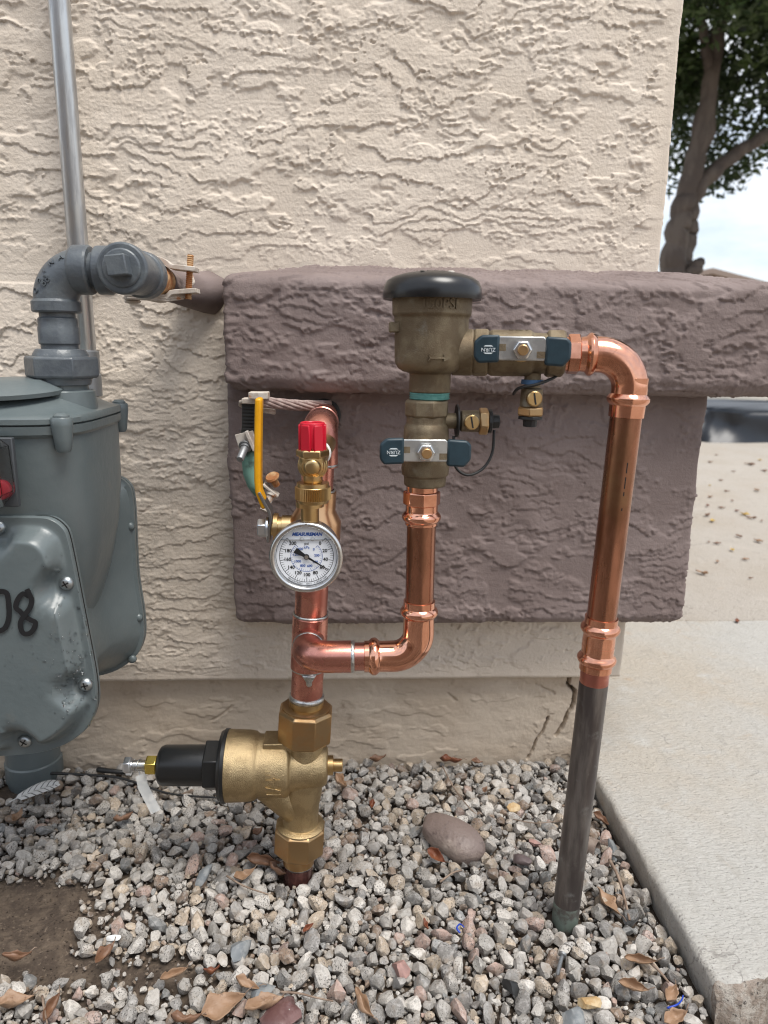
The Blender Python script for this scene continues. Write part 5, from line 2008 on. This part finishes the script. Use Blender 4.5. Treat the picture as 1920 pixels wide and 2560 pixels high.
b.build('rusty_bolt', M_RUST, e2)
b = MB()
b.lathe(q(620, 1420, cy2 - 0.006), V(-0.4, -0.4, -0.8), [(0, 0.0065), (0.003, 0.0065), (0.0032, 0.0045), (0.022, 0.0045)], 20)
b.build('stud', M_PLATE, e2)
w = MB()
wa, wb = q(470, 228, cy2 - 0.004), q(1385, 275, 0.882)
for k in range(7):
    pts = []
    for i in range(33):
        t = i / 32
        a = k * 2 * math.pi / 7 + t * 5.0
        c = wa.lerp(wb, t) + V(0, 0, -0.002 * math.sin(t * 3.14))
        pts.append(c + V(0, math.cos(a), math.sin(a)) * 0.0044)
    w.tube(pts, 0.0021, 8)
w.build('stranded_wire', M_WIREP, e2, 180)
w = MB()
for k in range(4):
    w.tube([q(500, 320 + k * 12, cy2 + 0.01), q(590, 330 + k * 12, cy2 + 0.015), q(660, 352 + k * 9, cy2 + 0.02)], 0.0018, 8)
w.tube([q(330, 215, cy2 - 0.008), q(210, 235, cy2 - 0.002), q(210, 270, cy2), q(260, 300, cy2 + 0.004)], 0.0022, 8)
w.build('wire_tail', M_PLATE, e2, 180)

# ================================================================ BACKGROUND
# ---- tree across the driveway
tree = thing('shade_tree', V(3.05, 7.0, 0), 'big dark green tree with twin fused trunk beyond the house corner', 'tree')
tk = MB()


def limb(pts, rads, n=6, seg=16):
    c = catmull([tuple(p) for p in pts], n)
    rr = []
    for i in range(len(rads) - 1):
        rr += [rads[i] + (rads[i + 1] - rads[i]) * k / n for k in range(n)]
    rr.append(rads[-1])
    c = [Vector(p) + V(0.012 * math.sin(i * 1.3), 0.01 * math.cos(i * 1.7), 0) for i, p in enumerate(c)]
    rr = [r * (1 + 0.06 * math.sin(i * 1.1)) for i, r in enumerate(rr)]
    tk.tube(c, rr, seg)


TP = lambda x, y, Y=7.0: PY(x, y, Y)
limb([V(2.90, 7.0, -0.05), TP(1672, 760), TP(1682, 660), TP(1694, 580), TP(1708, 510), TP(1728, 440), TP(1752, 330), TP(1778, 200), TP(1800, 60), TP(1830, -120), TP(1850, -300)], [0.187, 0.148, 0.117, 0.105, 0.094, 0.090, 0.078, 0.066, 0.058, 0.047, 0.023])
limb([V(3.02, 7.08, -0.05), TP(1690, 730, 7.05), TP(1706, 650, 7.05), TP(1722, 590, 7.05), TP(1722, 540, 7.05), TP(1736, 480, 7.03), TP(1790, 425), TP(1850, 378), TP(1925, 332), TP(2040, 250), TP(2200, 120)], [0.117, 0.094, 0.086, 0.078, 0.082, 0.086, 0.066, 0.058, 0.053, 0.043, 0.023])
limb([TP(1735, 420), TP(1770, 330), TP(1776, 180), TP(1740, 20), TP(1690, -160)], [0.062, 0.055, 0.047, 0.039, 0.023])
limb([V(3.16, 6.96, 1.22), V(3.24, 6.92, 1.36), V(3.27, 6.9, 1.42)], [0.06, 0.065, 0.045])
tk.build('trunk', M_BARK, tree, 180)
cc_ = np.array([3.7, 7.4, 4.35])
rad_ = np.array([2.9, 2.7, 2.25])
NB = 340
d = rng.normal(size=(NB, 3))
d /= np.linalg.norm(d, axis=1, keepdims=True)
cl_c = cc_ + d * rad_ * rng.uniform(0.45, 0.98, (NB, 1))
cl_r = rng.uniform(0.28, 0.55, NB)
NLF = 130000
ci = rng.integers(0, NB, NLF)
dd = rng.normal(size=(NLF, 3))
dd /= np.linalg.norm(dd, axis=1, keepdims=True)
lp = cl_c[ci] + dd * (cl_r[ci] * rng.random(NLF) ** 0.4)[:, None] * np.array([1, 1, 0.8])
keep = (lp[:, 2] > 2.02 + 0.25 * fbm(lp[:, 0] * 1.1, lp[:, 1] * 1.1, 2, 801)) & ((lp[:, 1] > 7.15) | (lp[:, 2] > 3.05) | (lp[:, 0] > 4.6))
lp = lp[keep]
nl = len(lp)
a1 = rng.normal(size=(nl, 3)) * np.array([1, 1, 0.6])
a1 /= np.linalg.norm(a1, axis=1, keepdims=True)
a2 = np.cross(a1, rng.normal(size=(nl, 3)))
a2 /= np.linalg.norm(a2, axis=1, keepdims=True)
nrm = np.cross(a1, a2)
Ls, Ws = rng.uniform(0.030, 0.062, (nl, 1)), rng.uniform(0.016, 0.028, (nl, 1))
q0 = lp - a1 * Ls
q1 = lp + a2 * Ws + nrm * 0.006
q2 = lp + a1 * Ls
q3 = lp - a2 * Ws + nrm * 0.006
LV = np.stack([q0, q1, q2, q3], 1).reshape(-1, 3)
me = bpy.data.meshes.new('crown')
me.vertices.add(nl * 4)
me.vertices.foreach_set('co', LV.reshape(-1).astype(np.float32))
fi = np.arange(nl)[:, None] * 4
tri = np.concatenate([fi + np.array([[0, 1, 2]]), fi + np.array([[0, 2, 3]])], 0)
me.loops.add(len(tri) * 3)
me.loops.foreach_set('vertex_index', tri.reshape(-1).astype(np.int32))
me.polygons.add(len(tri))
me.polygons.foreach_set('loop_start', np.arange(0, len(tri) * 3, 3, dtype=np.int32))
me.polygons.foreach_set('loop_total', np.full(len(tri), 3, dtype=np.int32))
me.update(calc_edges=True)
finish('crown', me, M_FOL, tree, 0)

# ---- far house
fh = thing('distant_house', V(14.6, 33, 0), 'distant low house with shallow gable roof beyond the tree', 'house')
hm = MB()
hm.box((14.6, 34.0, 1.1), (11.6, 7.6, 2.4))
hm.build('wall', M_FARWALL, fh, 30)
hm = MB()
hm.prism([(-6.4, 2.25), (0, 3.62), (6.4, 2.25), (6.4, 2.45), (0, 3.84), (-6.4, 2.45)], (14.6, 29.6, 0), RT, UP, -8.6)
hm.build('roof', M_ROOF, fh, 30)
hm = MB()
hm.prism([(-5.8, 2.3), (0, 3.58), (5.8, 2.3)], (14.6, 30.1, 0), RT, UP, -0.05)
hm.build('gable', M_FARWALL, fh, 30)
for xw in (-3.2, 2.6):
    m = MB()
    m.box((14.6 + xw, 30.17, 1.4), (1.6, 0.08, 1.2))
    m.build('window', pm('far_glass', (0.04, 0.05, 0.06), 0.1) if 'far_glass' not in MATS else MATS['far_glass'], fh, 0)

# ---- low black covered stack on the driveway
tv, tf = [], []
nA, nR = 96, 14
tcx, tcy = 3.15, 5.05
for j in range(nR):
    v = j / (nR - 1)
    if v < 0.66:
        z = 0.036 + 0.205 * (v / 0.66)
        k = 1.0 - 0.05 * (v / 0.66)
    else:
        w = (v - 0.66) / 0.34
        z = 0.241 + 0.022 * min(1, w * 2)
        k = 0.97 * (1 - w * 0.98)
    for i in range(nA):
        a = 2 * math.pi * i / nA
        c, s = math.cos(a), math.sin(a)
        x = 0.96 * math.copysign(abs(c) ** 0.35, c)
        y = 0.50 * math.copysign(abs(s) ** 0.35, s)
        fold = 0.022 * math.sin(a * 17 + 3 * v) * (1 - abs(v - 0.35)) + 0.03 * math.sin(a * 5 + 7 * v) + (0.10 * max(0, 0.4 - v) * (1 + math.sin(a * 9)))
        if v > 0.66:
            fold *= 0.3
        tv.append((tcx + x * (k + fold), tcy + y * (k + fold), z + (0.006 * math.sin(x * 9 + y * 7) if v > 0.6 else 0.012 * math.sin(a * 11 + v * 9) * v)))
for j in range(nR - 1):
    for i in range(nA):
        i2 = (i + 1) % nA
        tf.append((j * nA + i, j * nA + i2, (j + 1) * nA + i2, (j + 1) * nA + i))
tf.append(tuple(range((nR - 1) * nA, nR * nA)))
tpm = thing('tarp_covered_stack', V(tcx, tcy, 0.036), 'low black plastic-covered stack lying on the far driveway', 'tarp')
MB().add(tv, tf).build('tarp', M_TARP, tpm, 60)
m = MB()
rp0, rp1 = PY(1890, 1014, 5.0), PY(1960, 985, 5.5)
m.tube([rp0 + V(-0.1, -0.1, -0.02), rp0, rp0.lerp(rp1, 0.5) + V(0, 0, -0.01), rp1, rp1 + V(0.5, 0.5, -0.2)], 0.012, 10)
m.build('tie_rope', M_BLACK_R, tpm, 180)


# ================================================================ LITTER
def leaf_mesh(L, W, fold, bend, twist, seed, stem=True):
    r_ = random.Random(seed)
    nu, nv = 15, 7
    vs_, fs = [], []
    k1, k2 = r_.uniform(0.7, 1.3), r_.uniform(-0.3, 0.3)
    for i in range(nu):
        u = i / (nu - 1)
        wd = W * 0.5 * (math.sin(math.pi * min(1, u ** 0.75)) ** 1.1) * (1 + 0.09 * math.sin(u * 17 + seed) + r_.uniform(-0.10, 0.10)) + 0.0003
        for j in range(nv):
            v = 2 * j / (nv - 1) - 1
            x = (u - 0.5) * L
            th = fold * abs(v)
            y = wd * v * math.cos(th) + k2 * 0.15 * L * (u - 0.5) ** 2
            z = wd * abs(v) * math.sin(th) + bend * L * ((u - 0.5) ** 2 * 4 * k1) + 0.20 * wd * math.sin(u * 9 + v * 2.5 + seed) - (0.0012 if j == nv // 2 else 0.0)
            tw_ = twist * (u - 0.5)
            y, z = y * math.cos(tw_) - z * math.sin(tw_), y * math.sin(tw_) + z * math.cos(tw_)
            vs_.append((x, y, z))
    for i in range(nu - 1):
        for j in range(nv - 1):
            a = i * nv + j
            fs.append((a, a + nv, a + nv + 1, a + 1))
    return vs_, fs


def put_leaf(px, py, Lpx, ang, mi, label, fold=0.5, bend=0.12, twist=0.3, wr=0.42, z=0.012, tilt=0.0, roll=0.0, group=None, name='dry_leaf', zset=None, stem=True):
    p = PZ(px, py, z)
    L = Lpx / (F_PX / (p - CAM).dot(AXF))
    seed = int(px * 7 + py)
    vs_, fs = leaf_mesh(L, L * wr, fold, bend, twist, seed)
    o = MB().add(vs_, fs).build(name, M_LEAF[mi], None, 180, recalc=False)
    so = o.modifiers.new('thickness', 'SOLIDIFY')
    so.thickness = 0.0003
    o.location = p
    o.rotation_euler = (roll, tilt, math.radians(ang))
    tag(o, label, 'leaf', group)
    if stem and Lpx > 50:
        sm = MB()
        sm.tube([(L * 0.46, 0, bend * L * 0.85), (L * 0.60, 0.002, bend * L + 0.001), (L * 0.72, 0.004, bend * L * 0.8)], 0.0005, 6)
        st = sm.build('stem', M_TWIG, None, 180)
        st.parent = o
    return o


GL = 'dry leaves on the gravel'
for a in [
    (211, 1880, 95, 15, 0, 'orange-tan leaf against the foundation below the gas meter', 0.6, 0.10),
    (310, 2050, 52, 30, 1, 'small russet leaf in the gravel left of the regulator', 0.8, 0.2),
    (46, 2042, 48, 80, 0, 'small tan leaf near the white feather', 0.5, 0.2),
    (263, 2388, 80, 68, 1, 'shiny brown leaf standing up beside a white chip', 0.7, 0.10),
    (40, 2397, 74, 22, 1, 'curled brown leaf on bare soil at the left edge', 1.0, 0.22),
    (32, 2510, 105, 28, 0, 'large tan leaf in the bottom left corner', 0.6, 0.12),
    (130, 2520, 78, 78, 1, 'dark narrow leaf beside the large bottom left leaf', 0.9, 0.1),
    (434, 2440, 78, 35, 0, 'tan curled leaf between bare soil and pale gravel', 0.9, 0.15),
    (616, 2465, 72, -12, 0, 'brown leaf just above two large tan leaves', 0.7, 0.22),
    (561, 2517, 124, 18, 0, 'largest tan leaf, left of the wet maroon stone', 0.5, 0.10),
    (660, 2517, 120, 32, 0, 'tan leaf tucked against the wet maroon stone', 0.7, 0.10),
    (903, 2520, 92, -58, 0, 'folded triangular tan leaf at the bottom centre', 1.0, 0.16),
    (660, 2158, 96, -10, 1, 'crumpled brown leaf at the foot of the regulator pipe', 0.9, 0.15),
    (612, 2192, 62, 30, 0, 'pale tan leaf below the crumpled brown leaf', 0.5, 0.2),
    (642, 2084, 48, 62, 1, 'small upright brown leaf left of the lower union nut', 0.6, 0.15),
    (851, 1963, 72, -62, 0, 'tan leaf standing behind the regulator test plug', 0.8, 0.15),
    (463, 2556, 82, 10, 1, 'brown leaf cut by the bottom edge, left of centre', 0.7, 0.15),
    (1515, 2258, 98, -72, 0, 'long tan leaf right of the dark copper pipe foot', 0.4, 0.08),
    (1602, 2402, 86, -20, 0, 'folded tan leaf lying close to the concrete edge', 0.9, 0.20),
    (1581, 2467, 84, -10, 0, 'narrow tan leaf below the folded leaf by the concrete', 0.9, 0.10),
    (1676, 2490, 78, 48, 0, 'tan leaf leaning on the concrete side face', 0.7, 0.12),
    (1688, 2546, 80, 20, 0, 'tan leaf at the bottom edge by the concrete', 0.6, 0.12),
    (1127, 1904, 62, -22, 2, 'russet leaf at the foundation foot right of centre', 0.6, 0.1),
    (1192, 1905, 34, 8, 1, 'tiny ochre leaf at the foundation foot', 0.6, 0.1),
    (1502, 2050, 52, -55, 1, 'brown leaf between the copper pipe and the concrete', 0.8, 0.15),
    (945, 1900, 50, 20, 1, 'brown leaf against the foundation behind the river rock', 0.7, 0.15),
    (690, 2180, 58, -28, 1, 'dark leaf touching the wet pipe foot', 0.8, 0.15),
    (770, 1700 + 620, 36, 40, 2, 'small rust-red leaf scrap right below the regulator', 0.7, 0.1),
    (1215, 1975, 30, 70, 1, 'tiny brown scrap behind the river rock', 0.7, 0.1),
    (1092, 2140, 60, -40, 2, 'dark leaf under the left side of the river rock', 0.6, 0.08),
    (930, 2010, 34, 80, 2, 'small red-brown scrap left of the river rock', 0.7, 0.1),
    (530, 2430, 44, 5, 2, 'rust-red scrap near the curled tan leaf', 0.7, 0.2),
    (1062, 2312, 32, -70, 2, 'rust-red sliver beside the blue wire loop', 0.7, 0.2),
]:
    px, py, Lp, an, mi, lb, fo_, be_ = a
    put_leaf(px, py, Lp * 0.90, an, mi, lb, fo_ * 1.2, be_ * 1.3, random.uniform(-0.5, 0.5), random.uniform(0.50, 0.66), 0.020, random.uniform(-0.2, 0.3), random.uniform(-0.6, 0.6), GL)
drive = [(1190, 490, 1, 26), (1150, 540, 1, 20), (1420, 555, 1, 34), (1490, 525, 3, 24), (1520, 600, 1, 22), (1310, 605, 1, 26), (1220, 665, 1, 26), (1145, 700, 3, 22), (1265, 740, 1, 40), (1470, 735, 0, 30),
                     (1150, 780, 0, 26), (1300, 805, 2, 20), (1130, 840, 2, 46), (1225, 855, 1, 20), (1335, 875, 2, 22), (1385, 900, 3, 40), (1430, 925, 1, 34), (1130, 905, 1, 30), (1505, 945, 1, 32), (1165, 945, 3, 32),
                     (1345, 1050, 1, 28), (1140, 1090, 1, 20), (1195, 1100, 1, 24), (1480, 1085, 0, 34), (1300, 1145, 3, 38), (1200, 1225, 0, 22), (1390, 1210, 0, 28), (1090, 1305, 0, 36), (1430, 1340, 1, 24), (1335, 1637, 2, 30)]
ORD = ['first', 'second', 'third', 'fourth', 'fifth', 'sixth', 'seventh', 'eighth', 'ninth', 'tenth', 'eleventh', 'twelfth']
CN = ['tan', 'brown', 'dark russet', 'yellow']
BN = ['in the strip nearest the black tarp', 'in the middle of the driveway', 'nearest the slab joint']
cells = {}
for it in drive:
    bnd = 0 if it[1] < 720 else (1 if it[1] < 1000 else 2)
    cells.setdefault((bnd, it[2]), []).append(it)
for (bnd, mi), its in cells.items():
    its.sort()
    for n_, (x, y, mi, sz) in enumerate(its):
        lab = ('%s leaf on the driveway %s' % (CN[mi], BN[bnd])) if len(its) == 1 else ('%s leaf, %s from left, on the driveway %s' % (CN[mi], ORD[n_], BN[bnd]))
        put_leaf(1360 + x / 2.764, 960 + y / 2.764, sz / 1.55 * random.uniform(0.6, 1.5), random.uniform(0, 180), mi, lab, 0.5, 0.12, 0.3, 0.45, 0.042, 0, 0, 'leaf litter on the driveway', 'fallen_leaf', stem=False)


def rock(name, px, py, size, rotz, mat, label, cat, z=0.012, seed=1, sub=3, cuts=True, tilt=(0, 0), el=None, group='odd stones in the gravel'):
    r_ = np.random.default_rng(seed)
    if cuts:
        v, f = stone_shape(sub, r_, (1, 1, 1))
    else:
        v, f = ICO[sub]
        v = v.copy()
        v = np.sign(v) * np.abs(v) ** 0.9
        v[:, 2] *= np.where(v[:, 2] < 0, 0.8, 1)
        v[:, 1] *= 1 + 0.12 * v[:, 0]
        v += 0.20 * np.stack([fbm(v[:, 1] * 1.2 + 3 * k, v[:, 2] * 1.2 + v[:, 0], 2, seed + k) for k in range(3)], -1)
    me = bpy.data.meshes.new(name)
    me.from_pydata((v * np.array(size)).tolist(), [], f.tolist())
    o = finish(name, me, mat, None, 38 if cuts else 180)
    o.location = PZ(px, py, z)
    o.rotation_euler = (tilt[0], tilt[1], math.radians(rotz))
    return tag(o, label, cat, group)


rock('river_rock', 1132, 2096, (0.045, 0.0255, 0.023), -42, M_RIVER, 'smooth brown river rock with a pale end, largest stone in the gravel', 'rock', 0.018, 29, 3, False, (0.1, 0.12), group=None)
rock('slate_chip', 1300, 2152, (0.0165, 0.010, 0.0065), -25, M_SLATE, 'purple-grey angular slate chip right of the river rock', 'stone', 0.016, 5, 2)
rock('slate_chip', 1533, 2125, (0.009, 0.017, 0.005), 5, M_SLATEB, 'flat blue-grey stone chip leaning near the concrete edge', 'stone', 0.014, 6, 2, tilt=(0.6, 0))
rock('slate_chip', 506, 2198, (0.009, 0.019, 0.005), -30, M_SLATEB, 'flat blue-grey chip in the gravel left of the regulator foot', 'stone', 0.016, 8, 2, tilt=(0.5, 0.2))
rock('dark_stone', 1279, 2466, (0.010, 0.012, 0.008), 70, M_BLACK_R, 'near-black oval stone in the pale foreground gravel', 'stone', 0.014, 9, 2)
rock('ochre_stone', 1472, 2508, (0.013, 0.009, 0.008), 10, M_OCHRE, 'orange-brown stone in the foreground right of centre', 'stone', 0.015, 10, 2)
rock('ochre_stone', 1282, 2020, (0.011, 0.008, 0.007), 10, M_OCHRE, 'ochre stone between the river rock and the copper pipe', 'stone', 0.014, 11, 2)
rock('pink_stone', 1337, 2108, (0.010, 0.009, 0.007), 40, M_PINK, 'peach stone just above the purple slate chip', 'stone', 0.014, 12, 2)
rock('pink_stone', 1001, 2417, (0.011, 0.013, 0.008), 40, M_PINK, 'dull pink stone in the foreground below the river rock', 'stone', 0.015, 13, 2)
rock('maroon_stone', 716, 2540, (0.026, 0.018, 0.010), 30, M_MAROON, 'wet maroon flat stone at the bottom edge', 'stone', 0.012, 14, 3)
rock('grey_stone', 650, 2480, (0.017, 0.012, 0.009), 35, M_SLATEB, 'large blue-grey stone above the maroon stone', 'stone', 0.014, 15, 2)
rock('grey_stone', 600, 2372, (0.019, 0.012, 0.008), 60, M_SLATEB, 'long blue-grey stone in the gravel below the regulator', 'stone', 0.014, 16, 2)
rock('white_chip', 284, 2347, (0.010, 0.005, 0.004), 0, M_TAPE, 'bright white chip above the shiny brown leaf', 'stone', 0.016, 17, 2)
rock('grey_stone', 1437, 2545, (0.017, 0.013, 0.010), 10, M_SLATEB, 'slate-blue stone at the bottom edge right of centre', 'stone', 0.012, 18, 2)


def twig(pix, r, label, z=0.02, mat=M_TWIG, name='twig', cat='twig'):
    pts = [PZ(x, y, z + 0.002 * math.sin(i * 2)) for i, (x, y) in enumerate(pix)]
    c = catmull([tuple(p) for p in pts], 4)
    o = MB().tube(c, [r * (1 - 0.4 * i / len(c)) for i in range(len(c))], 8).build(name, mat, None, 180)
    return tag(o, label, cat, 'twigs in the gravel' if cat == 'twig' else None)


twig([(1524, 2150), (1545, 2190), (1560, 2240), (1574, 2300)], 0.0021, 'thick grey twig lying along the concrete edge')
twig([(1106, 1915), (1130, 1962), (1165, 2010), (1190, 2035)], 0.0010, 'thin bent twig behind the river rock')
twig([(567, 2190), (610, 2215), (671, 2236)], 0.0012, 'thin twig in the gravel left of the regulator foot')
twig([(700, 2480), (745, 2483), (790, 2494), (833, 2503)], 0.0011, 'pale twig right above the wet maroon stone')
twig([(1628, 2408), (1650, 2430), (1672, 2456)], 0.0016, 'short twig wedged between folded leaf and concrete')
twig([(1282, 2048), (1340, 2058), (1402, 2052)], 0.0007, 'straw-thin stalk crossing behind the copper pipe', 0.022)
twig([(1100, 2205), (1132, 2182), (1155, 2176)], 0.0013, 'reddish stalk below the river rock')
twig([(105, 2490), (112, 2530), (118, 2560)], 0.0012, 'upright straw between two bottom left leaves')
o = twig([(1150, 2332), (1142, 2320), (1150, 2310), (1160, 2318)], 0.0011, 'tiny loop of blue wire in the pale gravel', 0.021, pm('blue_wire', (0.01, 0.05, 0.40), 0.4), 'blue_wire', 'wire')
o = twig([(1668, 2520), (1692, 2512), (1704, 2500), (1708, 2488)], 0.0010, 'blue wire scrap under the leaf by the concrete', 0.018, MATS['blue_wire'], 'blue_wire', 'wire')
cbl = twig([(60, 1932), (150, 1934), (230, 1938), (290, 1943), (345, 1958), (430, 1985), (560, 1995)], 0.0022, 'thin black cable lying on gravel behind the adjusting cap', 0.016, M_BLACK_R, 'black_cable', 'cable')
cb2 = twig([(245, 1924), (280, 1928), (318, 1931)], 0.0042, 'thick black cable end with white tip under the screw', 0.018, M_BLACK_R, 'cable_end', 'cable')
tpt = PZ(317, 1931, 0.018)
m = MB().lathe(tpt, V(1, -0.05, 0), [(0, 0.0046), (0.006, 0.0046)], 14).build('tip', M_TAPE, None, 40)
setparent(m, cb2)
# small screw in the gravel
sc0 = PZ(1405, 2391, 0.020)
m = MB()
prof = []
for k in range(12):
    prof += [(k * 0.0016, 0.0015), (k * 0.0016 + 0.0008, 0.0022)]
m.lathe(sc0, V(-0.45, -0.8, -0.25), prof + [(0.020, 0.0005)], 12)
m.lathe(sc0, V(0.45, 0.8, 0.25), [(0, 0.0020), (0.001, 0.0040), (0.003, 0.0040)], 14)
tag(m.build('loose_screw', MATS['dull_zinc'], None, 30), 'loose grey screw lying in the gravel below the dark pipe', 'screw')
# short pipe offcut by the copper pipe
o0 = PZ(1462, 2112, 0.016)
m = MB()
pth = [(0, 0.0105), (0.034, 0.0110), (0.0345, 0.0105), (0.0345, 0.0088), (0.004, 0.0085)]
m.lathe(o0 + V(-0.014, 0.012, 0.001), V(0.75, -0.66, 0.02), pth, 28, caps=False)
tag(m.build('pipe_offcut', pm('clay_brown', (0.24, 0.19, 0.155), 0.7, col2=(0.17, 0.125, 0.10), scale=80), None, 40), 'short brown tube offcut lying behind the dark copper pipe', 'tube')


# feather by the ground pipe
def feather(p0, p1, W, label):
    L = (p1 - p0).length
    ft = thing('feather', p0, label, 'feather')
    d = (p1 - p0).normalized()
    u = V(0, 0, 1).cross(d).normalized()
    m = MB()
    m.tube([p0 + d * (L * t) + V(0, 0, 0.004 * math.sin(t * 3)) for t in np.linspace(-0.06, 1, 9)], [0.0009 * (1 - 0.8 * t) + 0.0001 for t in np.linspace(0, 1, 9)], 8)
    m.build('shaft', M_FEATHER, ft, 180)
    for s in (-1, 1):
        for dark in (0, 1):
            m = MB()
            for k in range(70):
                t = 0.06 + 0.92 * k / 70
                if (k % 10 < 2) != bool(dark):
                    continue
                ln = W * (math.sin(math.pi * min(1, t * 0.9 + 0.1)) ** 0.6)
                b = p0 + d * (L * t) + V(0, 0, 0.004 * math.sin(t * 3))
                tipv = (d * 0.75 + u * s).normalized()
                q1, q2 = b + tipv * ln * 0.5 + V(0, 0, 0.002), b + tipv * ln + V(0, 0, 0.001)
                m.strip([b, q1, q2], d, L / 70 * 1.7, 0.0003)
            m.build('vane', M_FEATHER_D if dark else M_FEATHER, ft, 0)
    return ft


feather(PZ(30, 2002, 0.018), PZ(148, 1962, 0.024), 0.017, 'white feather barred with grey in front of the grey ground pipe')
